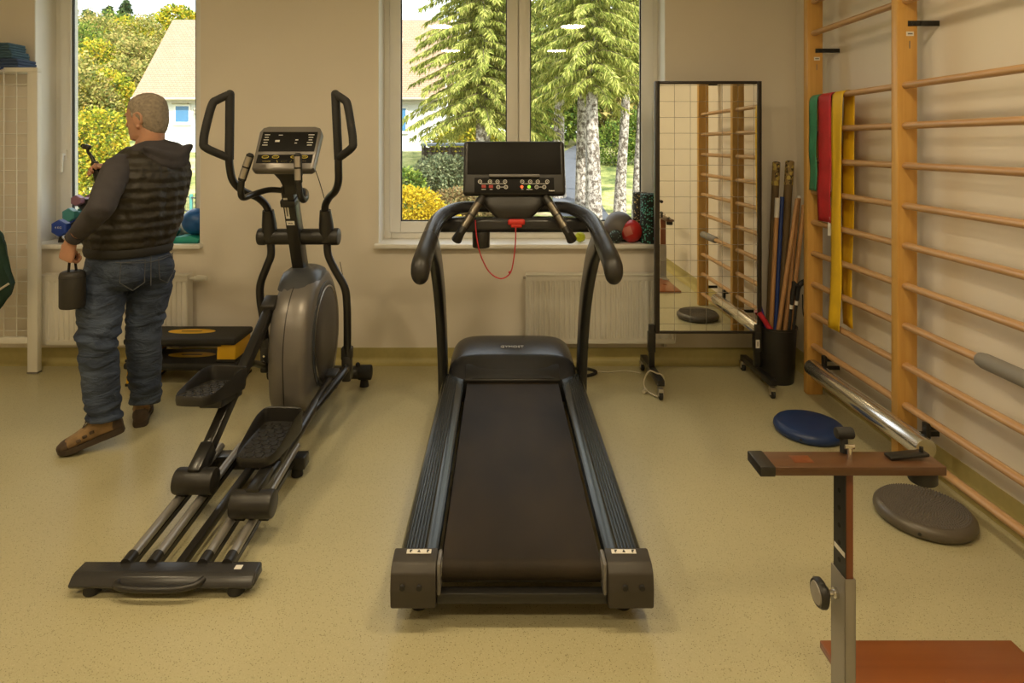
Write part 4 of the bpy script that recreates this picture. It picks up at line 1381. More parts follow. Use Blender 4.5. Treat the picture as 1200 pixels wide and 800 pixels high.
# ------------------------------------------------------------------ step platforms, one stacked on the other
m_stepy = mat('yellow_plastic', (.80, .46, .012, 1), .45, var=.05)
m_stept = mat('black_step_rubber', (.020, .019, .018, 1), .6, var=.15, bump=.25, bscale=250)
def make_step(label):
    x0, x1, y0, y1 = -2.325, -1.632, 3.775, 4.055
    s = thing('step_platform', ((x0 + x1) / 2, (y0 + y1) / 2, 0), label, 'aerobic step', 'stacked aerobic steps')
    h = .148
    p = MB(); p.span((x0, y0, h - .040), (x1, y1, h), .014, 3)
    p.prism([(y0 + .004, h - .03), (y0 + .02, h - .052), (y1 - .02, h - .052), (y1 - .004, h - .03)], x0 + .10, x1 - .10, 'x', .004)
    top = p.build('platform', m_stept, s)
    p = MB(); p.rings([ering(((x0 + x1) / 2, (y0 + y1) / 2 + .02, h - .001), (1, 0, 0), (0, 1, 0), .150, .05, 40), ering(((x0 + x1) / 2, (y0 + y1) / 2 + .02, h + .0008), (1, 0, 0), (0, 1, 0), .150, .05, 40)])
    p.build('oval_badge', m_stepy, top)
    p = MB(); p.box(((x0 + x1) / 2, (y0 + y1) / 2 + .02, h + .001), (.13, .014, .0008)); p.build('badge_print', m_black, top)
    for (a, c) in ((x0 + .008, x0 + .125), (x1 - .125, x1 - .008)):
        p = MB(); p.prism([(y0 + .015, 0), (y1 - .015, 0), (y1 - .03, h - .035), (y0 + .03, h - .035)], a, c, 'x', .008)
        lg = p.build('leg', m_stepy, s)
        p = MB(); p.span((a - .003, y0 + .012, 0), (c + .003, y1 - .012, .018), .005); p.build('foot_strip', m_rubber, lg)
    return s
sA = make_step('black step platform with yellow ends, the lower of two stacked behind the cross trainer')
dup(sA, sA.location + V((0, 0, .1495)), None, 'black step platform with yellow ends and oval badge, the upper of two stacked')

# ------------------------------------------------------------------ left window sill
zs = .818
m_dbl = mat('blue_vinyl', (.020, .060, .36, 1), .4, var=.05)
m_dte = mat('teal_vinyl', (.06, .26, .28, 1), .4, var=.05)
m_dma = mat('mauve_vinyl', (.26, .13, .19, 1), .45, var=.05)
rkk = thing('dumbbell_rack', (-2.915, 4.27, zs), 'black slanted dumbbell rack on the left window sill', 'dumbbell rack')
for y in (4.235, 4.325):
    p = MB(); p.prism([(-3.050, zs), (-2.785, zs), (-2.785, zs + .10), (-2.825, zs + .30), (-2.885, zs + .30), (-2.920, zs + .255), (-2.885, zs + .22), (-2.920, zs + .155), (-2.965, zs + .13), (-2.955, zs + .085), (-2.990, zs + .05), (-3.040, zs + .045)], y - .008, y + .008, 'y', .003)
    p.build('side_plate', m_black, rkk)
p = MB(); p.span((-2.985, 4.24, zs + .004), (-2.825, 4.32, zs + .02)); p.span((-2.845, 4.24, zs + .15), (-2.825, 4.32, zs + .20)); p.build('cross_piece', m_black, rkk)
def dumbbell(c, r, m, label, num):
    t = thing('dumbbell', c, label, 'dumbbell', 'vinyl dumbbells in the rack')
    c = V(c)
    p = MB(); p.cyl(c + V((0, -.05, 0)), c + V((0, .07, 0)), .014, 12); p.build('handle', m, t)
    for s_ in (-1, 1):
        p = MB(); yy = c.y + .01 + s_ * .075
        rs = []
        for (dy, s2) in ((-.028, .80), (-.022, 1), (.022, 1), (.028, .80)):
            rs.append([V((c.x + r * s2 * math.cos(a), yy + dy, c.z + r * s2 * math.sin(a))) for a in [R(30) + PI / 3 * k for k in range(6)]])
        p.rings(rs); hd = p.build('head', m, t, smooth=25)
        if s_ < 0 and num:
            text('weight_mark', num, .022, frame_mtx((c.x, yy - .0285, c.z + .004), (1, 0, 0), (0, 0, 1)), m_label, hd, .0004)
    return t
dumbbell((-3.010, 4.27, zs + .105), .058, m_dbl, 'blue dumbbell lying lowest in the rack on the left sill', '4 KG')
dumbbell((-2.947, 4.27, zs + .195), .046, m_dte, 'teal dumbbell in the middle of the rack on the left sill', None)
dumbbell((-2.895, 4.27, zs + .292), .038, m_dma, 'mauve dumbbell lying topmost in the rack on the left sill', None)
m_bball = mat('blue_ball', (.012, .10, .34, 1), .35, var=.05)
m_turq = mat('turquoise_foam', (.02, .33, .27, 1), .5, var=.06)
cu = thing('foam_pad', (-2.18, 4.27, zs), 'turquoise wedge shaped foam pad on the left window sill under the blue ball', 'foam pad')
p = MB(); p.prism([(-2.40, zs), (-2.065, zs), (-2.065, zs + .032), (-2.12, zs + .048), (-2.22, zs + .042), (-2.40, zs + .006)], 4.19, 4.36, 'y', .005); p.build('pad', m_turq, cu)
p = MB(); p.prism([(-2.405, zs + .0), (-2.065, zs + .0), (-2.065, zs + .012), (-2.405, zs + .004)], 4.186, 4.364, 'y', .001); p.build('base_layer', mat('dark_turquoise', (.01, .18, .17, 1), .5), cu)
p = MB(); p.ball((-2.125, 4.285, zs + .046 + .092), .092, 32, 18)
o = p.build('exercise_ball', m_bball, smooth=60); tag(o, 'blue ball resting on the turquoise pad at the right end of the left sill', 'ball')
p = MB(); p.cyl((-2.33, 4.31, zs + .03), (-2.28, 4.31, zs + .10), .05, 20, .045, .01)
o = p.build('grip_ring', mat('dark_teal_rubber', (.02, .10, .10, 1), .5)); tag(o, 'dark teal rubber roll behind the man on the left window sill', 'rubber roll')

zs = .82
# ------------------------------------------------------------------ wide window sill
m_neon = mat('neon_yellow', (.50, .55, .015, 1), .6, var=.1, bump=.3, bscale=60)
m_gball = mat('grey_ball', (.125, .11, .10, 1), .5, var=.05)
m_rball = mat('red_ball', (.50, .025, .02, 1), .38, var=.05)
m_rlab = mat('faded_red_print', (.55, .16, .12, 1), .5)
m_epp = speckle_mat('green_flecked_foam', (.012, .020, .018, 1), [((.10, .42, .32, 1), .62, 1.), ((.25, .5, .4, 1), .85, 1.3)], .7, 75, .42)
m_eppy = speckle_mat('yellow_flecked_foam', (.022, .018, .012, 1), [((.50, .38, .16, 1), .62, 1.), ((.4, .3, .15, 1), .8, 1.3)], .7, 75, .42)
m_eppg = speckle_mat('grey_green_flecked', (.018, .022, .02, 1), [((.16, .26, .2, 1), .6, 1.)], .7, 90, .42)
def ball(c, r, m, label):
    p = MB(); p.ball(c, r, 32, 18); o = p.build('ball', m, smooth=60); return tag(o, label, 'ball', 'balls on the wide sill')
nb = thing('massage_ball', (.545, 4.225, zs), 'small neon yellow spiky ball behind the right handrail', 'ball')
p = MB(); p.ball((.545, 4.225, zs + .037), .034, 20, 12)
for k in range(60):
    zc = 1 - 2 * (k + .5) / 60; a = k * 2.39996; rr_ = math.sqrt(1 - zc * zc); dd = V((rr_ * math.cos(a), rr_ * math.sin(a), zc)); c0 = V((.545, 4.225, zs + .037))
    p.cyl(c0 + dd * .032, c0 + dd * .0372, .0035, 6, .002)
p.build('spiked_shell', m_neon, nb)
ball((.825, 4.295, zs + .103), .103, m_gball, 'dull grey ball behind the red ball on the wide window sill')
rb = ball((.897, 4.232, zs + .077), .077, m_rball, 'shiny red ball with a faded print on the wide window sill')
rp = MB()
cR = V((.897, 4.232, zs + .077))
vs, fs = [], []
for i in range(7):
    for j in range(6):
        a, e = R(-150 + i * 7 + j * 3.2), R(18 - j * 8.5 + i * 3)
        vs.append(cR + V((math.cos(a) * math.cos(e), math.sin(a) * math.cos(e), math.sin(e))) * .0775)
for i in range(6):
    for j in range(5):
        fs.append((i * 6 + j, i * 6 + j + 1, (i + 1) * 6 + j + 1, (i + 1) * 6 + j))
rp.add(vs, fs); rp.build('faded_print', m_rlab, rb, smooth=60)
o = None
p = MB(); p.ball((.785, 4.195, zs + .045), .045, 24, 14); o = p.build('ball', m_eppg, smooth=60); tag(o, 'small dark flecked massage ball at the front of the wide sill', 'ball', 'balls on the wide sill')
p = MB(); p.ball((.70, 4.30, zs + .055), .055, 24, 14); o = p.build('ball', mat('faded_rose', (.42, .20, .15, 1), .5), smooth=60); tag(o, 'dusty rose ball half hidden by the right handrail on the sill', 'ball', 'balls on the wide sill')
def foam_roller(c, r, h, m, label):
    t = thing('foam_roller', c, label, 'foam roller', 'flecked foam rollers on the sill')
    p = MB(); p.lathe([(.025, .0), (r - .004, 0), (r, .004), (r, h - .004), (r - .004, h), (.025, h), (.025, 0)], c, 36); p.build('roller', m, t)
    return t
foam_roller((1.022, 4.215, zs), .065, .335, m_epp, 'black foam roller with green flecks standing at the right end of the sill')
foam_roller((.980, 4.327, zs), .050, .335, m_eppy, 'black foam roller with yellow flecks standing behind the green flecked one')
# ------------------------------------------------------------------ the man
def skin_mat():
    m = mat('skin', (.46, .235, .145, 1), .5, var=.10, scale=14, bump=.08, bscale=220)
    m.node_tree.nodes['Principled BSDF'].inputs['Subsurface Weight'].default_value = .08
    return m


m_skin = skin_mat()
m_hair = mat('grey_hair', (.27, .22, .165, 1), .8, var=.22, scale=70, bump=.5, bscale=260)
m_hood = mat('charcoal_fleece', (.044, .039, .043, 1), .9, var=.15, scale=18, bump=.2, bscale=350)


def vest_mat():
    m, nt, b, out = new_mat('quilted_vest')
    N, L = nt.nodes, nt.links
    tc = N.new('ShaderNodeTexCoord')
    w = N.new('ShaderNodeTexWave'); w.wave_type = 'BANDS'; w.bands_direction = 'Z'; w.wave_profile = 'SIN'
    w.inputs['Scale'].default_value = 6.5; w.inputs['Distortion'].default_value = 1.6; w.inputs['Detail'].default_value = 2; w.inputs['Detail Scale'].default_value = 2.5
    L.new(tc.outputs['Object'], w.inputs['Vector'])
    n = N.new('ShaderNodeTexNoise'); n.inputs['Scale'].default_value = 26; n.inputs['Detail'].default_value = 5
    L.new(tc.outputs['Object'], n.inputs['Vector'])
    ad = N.new('ShaderNodeMath'); ad.operation = 'MULTIPLY_ADD'; ad.inputs[1].default_value = .55
    L.new(n.outputs['Fac'], ad.inputs[0]); L.new(w.outputs['Fac'], ad.inputs[2])
    bp = N.new('ShaderNodeBump'); bp.inputs['Strength'].default_value = .5; bp.inputs['Distance'].default_value = .02
    L.new(ad.outputs[0], bp.inputs['Height']); L.new(bp.outputs['Normal'], b.inputs['Normal'])
    b.inputs['Base Color'].default_value = (.020, .0155, .009, 1); b.inputs['Roughness'].default_value = .58
    return m


def denim_mat():
    m, nt, b, out = new_mat('denim')
    N, L = nt.nodes, nt.links
    tc = N.new('ShaderNodeTexCoord')
    n = N.new('ShaderNodeTexNoise'); n.inputs['Scale'].default_value = 5.5; n.inputs['Detail'].default_value = 6
    L.new(tc.outputs['Object'], n.inputs['Vector'])
    r = N.new('ShaderNodeValToRGB')
    r.color_ramp.elements[0].position = .32; r.color_ramp.elements[0].color = (.013, .022, .048, 1)
    r.color_ramp.elements[1].position = .74; r.color_ramp.elements[1].color = (.075, .10, .155, 1)
    L.new(n.outputs['Fac'], r.inputs['Fac']); L.new(r.outputs['Color'], b.inputs['Base Color'])
    mp = N.new('ShaderNodeMapping'); mp.inputs['Scale'].default_value = (5, 5, 13); mp.inputs['Rotation'].default_value = (.3, .25, 0)
    L.new(tc.outputs['Object'], mp.inputs['Vector'])
    n2 = N.new('ShaderNodeTexNoise'); n2.inputs['Scale'].default_value = 1.6; n2.inputs['Detail'].default_value = 4; n2.inputs['Distortion'].default_value = .8
    L.new(mp.outputs['Vector'], n2.inputs['Vector'])
    bp = N.new('ShaderNodeBump'); bp.inputs['Strength'].default_value = .9; bp.inputs['Distance'].default_value = .035
    L.new(n2.outputs['Fac'], bp.inputs['Height']); L.new(bp.outputs['Normal'], b.inputs['Normal'])
    b.inputs['Roughness'].default_value = .85
    return m


m_vest, m_denim = vest_mat(), denim_mat()
m_denl = mat('faded_denim', (.13, .145, .165, 1), .85, var=.15, scale=20)
m_thread = mat('denim_thread', (.085, .09, .105, 1), .8)
m_shoe = mat('tan_suede', (.25, .155, .070, 1), .8, var=.25, scale=25, bump=.2, bscale=200)
m_shoed = mat('dark_brown_leather', (.060, .036, .022, 1), .6, var=.2, scale=30)
m_sole = mat('shoe_sole', (.045, .028, .016, 1), .7, var=.15, scale=30)
m_lace = mat('shoe_lace', (.10, .08, .06, 1), .8, var=.3, scale=90)

man = thing('person', (-1.93, 3.12, 0), 'man in a dark quilted vest and jeans seen from behind, holding a small black case', 'person')
fa = R(64)                                                   # turned 64 degrees to his left of straight away
FW = V((-math.sin(fa), math.cos(fa), 0)); RT = V((math.cos(fa), math.sin(fa), 0)); UP = V((0, 0, 1))

SL, SR = V((-1.865, 2.985, 1.375)), V((-1.735, 3.310, 1.380))  # shoulder joints
EL, WL = V((-1.815, 2.785, 1.205)), V((-2.005, 2.865, 1.045))  # left elbow, wrist
ER, WR = V((-1.915, 3.470, 1.16)), V((-2.140, 3.375, 1.300))
HL, HRt = V((-1.985, 3.085, .93)), V((-1.835, 3.235, .93))     # hips
KL, AL = V((-1.968, 3.00, .535)), V((-1.950, 3.015, .165))
KR, AR = V((-1.870, 3.215, .52)), V((-1.893, 3.275, .115))
HEAD = V((-1.815, 3.150, 1.635))
hd = R(80)
HF = V((-math.sin(hd), math.cos(hd), -.10)).normalized(); HR_ = V((math.cos(hd), math.sin(hd), 0)); HU = HR_.cross(HF).normalized()


def limb(mb, pts, rr, ry=None, seg=16):
    mb.tube(pts, rr, seg, True, False, 4, ry)


# --- the body: one skin from head to ankles, hands included
bd = MB()
def hp(f, r_, u):
    return HEAD + (HF * f + HR_ * r_) * .95 + HU * u
# skull from stacked rings along HU (f offset, half depth, half width)
rs = []
for (u, f, df, dr) in ((-.118, .030, .030, .030), (-.112, .035, .055, .045), (-.095, .022, .075, .056), (-.07, .012, .088, .062), (-.04, .004, .096, .068), (-.01, .000, .100, .073), (.02, -.003, .101, .0765), (.05, -.006, .0985, .076), (.075, -.009, .088, .069), (.095, -.010, .070, .056), (.110, -.010, .045, .037), (.117, -.010, .018, .016)):
    rs.append(ering(hp(f, 0, u), HF, HR_, df, dr, 26, 2.0))
bd.rings(rs)
# neck
limb(bd, [HEAD + HF * -.02 - UP * .01, HEAD + HF * -.028 - UP * .11, V((-1.830, 3.16, 1.44)), V((-1.825, 3.155, 1.38))], [.062, .060, .066, .085], None, 20)
# nose, brow, lips, chin, ears
bd.ball(hp(.104, 0, -.012), .016, 12, 8, (1.0, .9, 1.4)); bd.ball(hp(.116, 0, -.028), .014, 12, 8)
bd.ball(hp(.108, .010, -.031), .009, 10, 6); bd.ball(hp(.108, -.010, -.031), .009, 10, 6)
bd.ball(hp(.088, .028, .020), .018, 12, 8, (1, 1, .6)); bd.ball(hp(.088, -.028, .020), .018, 12, 8, (1, 1, .6))
bd.tube([hp(.091, -.022, -.062), hp(.100, -.008, -.058), hp(.101, 0, -.060), hp(.100, .008, -.058), hp(.091, .022, -.062)], [.004, .0075, .007, .0075, .004], 10)
bd.tube([hp(.090, -.020, -.071), hp(.098, 0, -.072), hp(.090, .020, -.071)], [.004, .008, .004], 10)
bd.ball(hp(.085, 0, -.098), .022, 12, 8, (1, 1.2, .8))
for s_ in (-1, 1):
    bd.ball(hp(.052, s_ * .034, -.045), .028, 12, 8)         # cheeks
    c = [hp(-.010 + .026 * math.cos(a) * (1 if a < PI else .9), s_ * (.074 + .008 * math.sin(a * .5)), -.018 + .036 * math.sin(a)) for a in [R(-80) + R(300) * k / 9 for k in range(10)]]
    bd.tube(c, .0068, 8, True, False, 2)
    bd.ball(hp(-.004, s_ * .072, -.018), .022, 12, 8, (1, .35, 1.3))
    bd.ball(hp(-.002, s_ * .074, -.052), .010, 10, 6)
# torso and limbs beneath the clothes
limb(bd, [V((-1.825, 3.155, 1.43)), V((-1.83, 3.155, 1.30)), V((-1.86, 3.16, 1.12)), V((-1.90, 3.155, .97)), V((-1.91, 3.155, .90))], [.10, .135, .13, .125, .125], [.075, .095, .10, .09, .09], 20)
limb(bd, [SL, SL.lerp(EL, .5), EL], [.046, .044, .038]); limb(bd, [EL, EL.lerp(WL, .35), WL], [.038, .038, .027])
limb(bd, [SR, SR.lerp(ER, .5), ER], [.046, .044, .038]); limb(bd, [ER, ER.lerp(WR, .35), WR], [.038, .038, .027])
limb(bd, [V((-1.83, 3.10, 1.36)), SL], [.06, .05]); limb(bd, [V((-1.80, 3.20, 1.36)), SR], [.06, .05])
for h, k, a in ((HL, KL, AL), (HRt, KR, AR)):
    limb(bd, [h, h.lerp(k, .4), k, k.lerp(a, .35), a], [.078, .072, .050, .05, .032])
# left hand: a fist round the handle of the case; right hand raised round the camera grip
def hand(mb, wrist, fwd, palm_n, thumb_dir, curl, rad=.0084, length=1.0, fist=True):
    """fwd: from wrist to knuckles, palm_n: out of the palm, thumb_dir: towards the thumb side"""
    f = V(fwd).normalized(); n = V(palm_n); n = (n - f * n.dot(f)).normalized(); t = f.cross(n)
    if t.dot(V(thumb_dir)) < 0: t = -t
    k0 = wrist + f * .092
    rs = []
    for (d, w, h) in ((-.012, .027, .021), (.018, .031, .019), (.05, .039, .0175), (.08, .042, .0155), (.096, .038, .012)):
        rs.append(ering(wrist + f * d, t, n, w, h, 18, 2.6))
    mb.rings(rs)
    for i, (off, ln) in enumerate(((.031, .076), (.0105, .084), (-.0100, .078), (-.0305, .062))):
        p = k0 + t * off - f * .012
        pts = [p - f * .01, p]
        ang = 0
        for seg_l, c in zip((.42, .32, .26), curl):
            ang += c
            p = p + (f * math.cos(ang) + n * math.sin(ang)) * (ln * length * seg_l + (.010 if len(pts) == 2 else 0))
            pts.append(p)
        mb.tube(pts, [rad * 1.05, rad * 1.05, rad, rad * .92, rad * .72], 10, True, False, 4)
    th = wrist + f * .028 + t * .030
    pts = [th - t * .012, th + t * .010 + f * .012 + n * .008, th + t * .012 + f * .038 + n * .022, th + t * .000 + f * .058 + n * .034, th - t * .012 + f * .068 + n * .040]
    mb.tube(pts, [.013, .0125, .0115, .0105, .0075], 10, True, False, 4)
    return k0, f, n, t


LH = hand(bd, WL, V((-.30, .05, -1)), V((.25, .95, 0)), V((-.9, .4, 0)), (1.05, 1.35, .95))
RH = hand(bd, WR, V((-.55, -.15, .55)), V((-.35, -.8, .2)), V((.2, .1, 1)), (.9, 1.1, .8))
body = remeshed(bd, .0042, 4, .5).build('body', m_skin, man, smooth=70)

# --- hair: close cropped cap over the skull
h = MB()
rs = []
for (u, f, df, dr, cut) in ((-.092, -.046, .040, .046, 1), (-.065, -.042, .058, .060, 1), (-.03, -.035, .074, .072, 1), (.0, -.024, .086, .0785, 1), (.025, -.015, .096, .081, 1), (.05, -.010, .1005, .0795, 1), (.078, -.011, .093, .0735, 1), (.099, -.012, .074, .0595, 1), (.114, -.012, .048, .040, 1), (.1225, -.012, .020, .018, 1)):
    rs.append(ering(hp(f, 0, u), HF, HR_, df, dr, 28, 2.0))
h.rings(rs)
h.tube([hp(.03, -.0745, .02), hp(.022, -.0735, -.012)], [.008, .005], 10); h.tube([hp(.03, .0745, .02), hp(.022, .0735, -.012)], [.008, .005], 10)
hr = remeshed(h, .007, 3)
for i, p in enumerate(hr.v):
    hr.v[i] = p + (p - HEAD).normalized() * .0025 * mnoise.noise(p * 90)
hr.build('hair', m_hair, man, smooth=70)
# eyes
e = MB()
for s_ in (-1, 1):
    e.ball(hp(.0855, s_ * .031, .002), .0115, 12, 8)
ey = e.build('eye', mat('eye_white', (.42, .38, .33, 1), .3), man)
e = MB()
for s_ in (-1, 1):
    e.ball(hp(.0935, s_ * .0325, .002), .0052, 10, 6, (1, 1, 1))
e.build('iris', mat('iris_brown', (.03, .02, .012, 1), .3), ey)

# --- hooded sweater: sleeves, collar and the hood lying on the back
sw = MB()
limb(sw, [SL + RT * .06, SL + RT * .012, SL.lerp(EL, .35), SL.lerp(EL, .75), EL, EL.lerp(WL, .2), EL.lerp(WL, .5), EL.lerp(WL, .74)], [.058, .070, .066, .060, .056, .053, .047, .040], None, 20)
limb(sw, [SR - RT * .06, SR, SR.lerp(ER, .5), ER, ER.lerp(WR, .5), ER.lerp(WR, .80)], [.055, .062, .064, .060, .052, .042], None, 20)
limb(sw, [SL + RT * .05 - UP * .02, SR - RT * .05 - UP * .02], [.055, .055])
sw_o = remeshed(sw, .010, 3)
for i, p in enumerate(sw_o.v):
    nn = mnoise.noise(V((p.x * 9, p.y * 9, p.z * 22))) * .006 + mnoise.noise(p * 30) * .0025
    sw_o.v[i] = p + (p - (SL.lerp(EL, .5) if p.y < 3.12 else SR.lerp(ER, .5))).normalized() * nn
sw_o.build('sweater', m_hood, man, smooth=70)
for P0, P1, r_ in ((EL.lerp(WL, .76), EL.lerp(WL, .95), .039), (ER.lerp(WR, .84), ER.lerp(WR, .98), .038)):
    c = MB(); c.tube([P0, P0.lerp(P1, .15), P1.lerp(P0, .15), P1], [r_ * .9, r_, r_ * .93, r_ * .75], 20)
    c.build('cuff', m_hood, man, smooth=60)
br = MB(); br.tube([WL + V((.0, .0, .012)) + LH[3] * (.034 * math.cos(a)) + LH[2] * (.030 * math.sin(a)) for a in [2 * PI * k / 24 for k in range(24)]], .004, 8, False, True)
br.build('bracelet', m_steel, man)

# hood: collar roll round the neck and a slack pouch hanging behind
hd_ = MB()
nc = V((-1.822, 3.165, 1.470))
loop = []
for k in range(14):
    a = 2 * PI * k / 14
    loop.append(nc + HF * (.078 * math.cos(a)) + HR_ * (.088 * math.sin(a)) + UP * (-.030 * math.cos(a) - .012))
hd_.tube(loop, .030, 12, False, True, 3, .034)
bk = -FW
rs = []
for (d, w, th, z) in ((.02, .085, .032, 1.495), (.055, .110, .036, 1.485), (.090, .122, .040, 1.455), (.115, .118, .040, 1.425), (.128, .095, .034, 1.395), (.132, .06, .026, 1.37), (.130, .02, .012, 1.36)):
    c0 = V((-1.815, 3.165, z)) + bk * d + RT * .035
    rs.append(ering(c0, RT, (bk * .65 + UP * .75).normalized() if z > 1.4 else bk, w, th, 26, 2.2))
hd_.rings(rs)
hd_.tube([V((-1.815, 3.165, 1.475)) + RT * (u + .03) + bk * (.135 - 1.8 * u * u) + UP * (-.055 + .5 * abs(u)) for u in (-.13, -.09, -.04, .02, .07, .11, .14)], [.014, .022, .026, .028, .028, .024, .014], 12, True, False, 3)
q = remeshed(hd_, .009, 4)
q.build('hood', m_hood, man, smooth=70)

# --- quilted vest with a ribbed hem
v = MB()
rs = []
def vr(z, cx, cy, w, dpt, p=2.5): rs.append(ering((cx, cy, z), RT, FW, w, dpt, 44, p))
vr(.952, -1.905, 3.150, .180, .165); vr(.975, -1.905, 3.150, .188, .176); vr(1.02, -1.900, 3.150, .202, .192); vr(1.08, -1.888, 3.150, .212, .196)
vr(1.15, -1.868, 3.150, .213, .190); vr(1.22, -1.846, 3.150, .210, .180); vr(1.29, -1.828, 3.152, .212, .172); vr(1.35, -1.816, 3.155, .212, .160); vr(1.395, -1.812, 3.157, .196, .142); vr(1.43, -1.812, 3.158, .160, .120); vr(1.46, -1.823, 3.16, .120, .088); vr(1.485, -1.82, 3.16, .085, .068)
v.rings(rs)
v.tube([SL + RT * .095 + UP * .045, SL + RT * .055 + UP * .02, SL + RT * .04 - UP * .06], [.05, .066, .05], 16)
v.tube([SR - RT * .11 + UP * .045, SR - RT * .035 + UP * .018, SR - RT * .016 - UP * .06], [.05, .074, .05], 16)
q = remeshed(v, .0095, 4)
axis = V((-1.865, 3.15, 0))
for i, p in enumerate(q.v):
    if p.z > .985:
        d = V((p.x - axis.x, p.y - axis.y, 0)).normalized()
        th = math.atan2(d.y, d.x)
        zz = p.z + .010 * math.sin(th * 3) + .012 * mnoise.noise(p * 7)
        ripple = abs(math.sin(zz * PI / .049)) ** .6
        q.v[i] = p + d * (.0034 * ripple - .002 + .008 * mnoise.noise(V((th * 5, zz * 14, 2.0))) + .004 * mnoise.noise(p * 36))
q.build('quilted_vest', m_vest, man, smooth=70)
hm = MB()
rs = []
for (z, s_) in ((.938, .97), (.942, 1.0), (.965, 1.03), (.985, 1.02), (.992, .99)):
    rs.append(ering((-1.905, 3.150, z), RT, FW, .187 * s_, .175 * s_, 60, 2.5))
hm.rings(rs); hm.build('vest_hem', m_rubber, man, smooth=50)
z_ = MB()
pk = V((-1.895, 3.150, 1.06)) + FW * .06 - RT * .215
z_.bar(pk + UP * .05, pk - UP * .04 - RT * .008, .004, .012, V((0, -1, 0))); z_.build('pocket_zip', m_steel, man)

# --- jeans
j = MB()
rs = []
for (z, cx, cy, w, d) in ((1.0, -1.908, 3.150, .160, .145), (.95, -1.909, 3.150, .172, .158), (.90, -1.911, 3.148, .180, .170), (.85, -1.914, 3.146, .182, .170), (.81, -1.914, 3.146, .175, .155), (.785, -1.914, 3.148, .16, .13)):
    rs.append(ering((cx, cy, z), RT, FW, w, d, 36, 2.5))
j.rings(rs)
j.ball(V((-1.905, 3.15, .865)) - FW * .098 - RT * .080, .086, 20, 12, (1, 1, 1.1)); j.ball(V((-1.905, 3.15, .865)) - FW * .098 + RT * .080, .084, 20, 12, (1, 1, 1.1))
hl2, hr2 = V((-1.990, 3.075, .84)), V((-1.835, 3.235, .84))
j.tube([hl2, hl2.lerp(KL, .35), hl2.lerp(KL, .75), KL + V((0, 0, .0)), KL.lerp(AL, .35), KL.lerp(AL, .7), AL + V((.005, 0, .02)), AL + V((.008, -.005, -.022))], [.116, .110, .094, .088, .084, .079, .077, .078], 22, True, False, 4)
j.tube([hr2, hr2.lerp(KR, .35), hr2.lerp(KR, .75), KR, KR.lerp(AR, .35), KR.lerp(AR, .7), AR + V((.0, -.0, .04)), AR + V((.0, -.005, .0))], [.112, .104, .090, .084, .082, .078, .076, .075], 22, True, False, 4)
q = remeshed(j, .0105, 4)
for i, p in enumerate(q.v):
    legx = (KL if p.y + p.x * -.0 < 3.13 else KR)
    amt = .006 + .018 * max(0, 1 - abs(p.z - .56) / .11) + .020 * max(0, 1 - abs(p.z - .20) / .09) + .008 * max(0, 1 - abs(p.z - .78) / .07)
    c0 = V((legx.x, legx.y, p.z)) if p.z < .78 else V((-1.91, 3.15, p.z))
    d = (p - c0).normalized()
    q.v[i] = p + d * amt * mnoise.noise(V((p.x * 9 + p.z * 6, p.y * 9, p.z * 34)))
jn = q.build('jeans', m_denim, man, smooth=70)
# back pockets and seams, laid on the seat
def on_seat(u, z):
    """point on the seat: u along RT, at height z"""
    w, d = .181, .171
    e = 2.5
    f = max(0, 1 - abs(u / (w + .01)) ** e) ** (1 / e) * d
    bulge = .022 * max(0, 1 - ((abs(u) - .085) / .09) ** 2) * max(0, 1 - ((z - .865) / .12) ** 2)
    return V((-1.909, 3.147, z)) + RT * u - FW * (f + bulge + .006)
for s_ in (-1, 1):
    out = [(.035, .925), (.135, .925), (.140, .83), (.092, .785), (.040, .815)]
    pts = [on_seat(s_ * u, z) for u, z in out]
    p = MB(); p.tube(pts, .0022, 6, False, True); p.build('pocket_seam', m_thread, jn)
p = MB(); p.tube([on_seat(0.0, z) for z in (.94, .90, .86, .82, .79)], .0024, 6); p.tube([on_seat(u, .928 - .25 * abs(u) * 0 - .02 * (1 - abs(u) / .15)) for u in (-.15, -.1, -.05, 0, .05, .1, .15)], .0022, 6); p.build('yoke_seam', m_thread, jn)

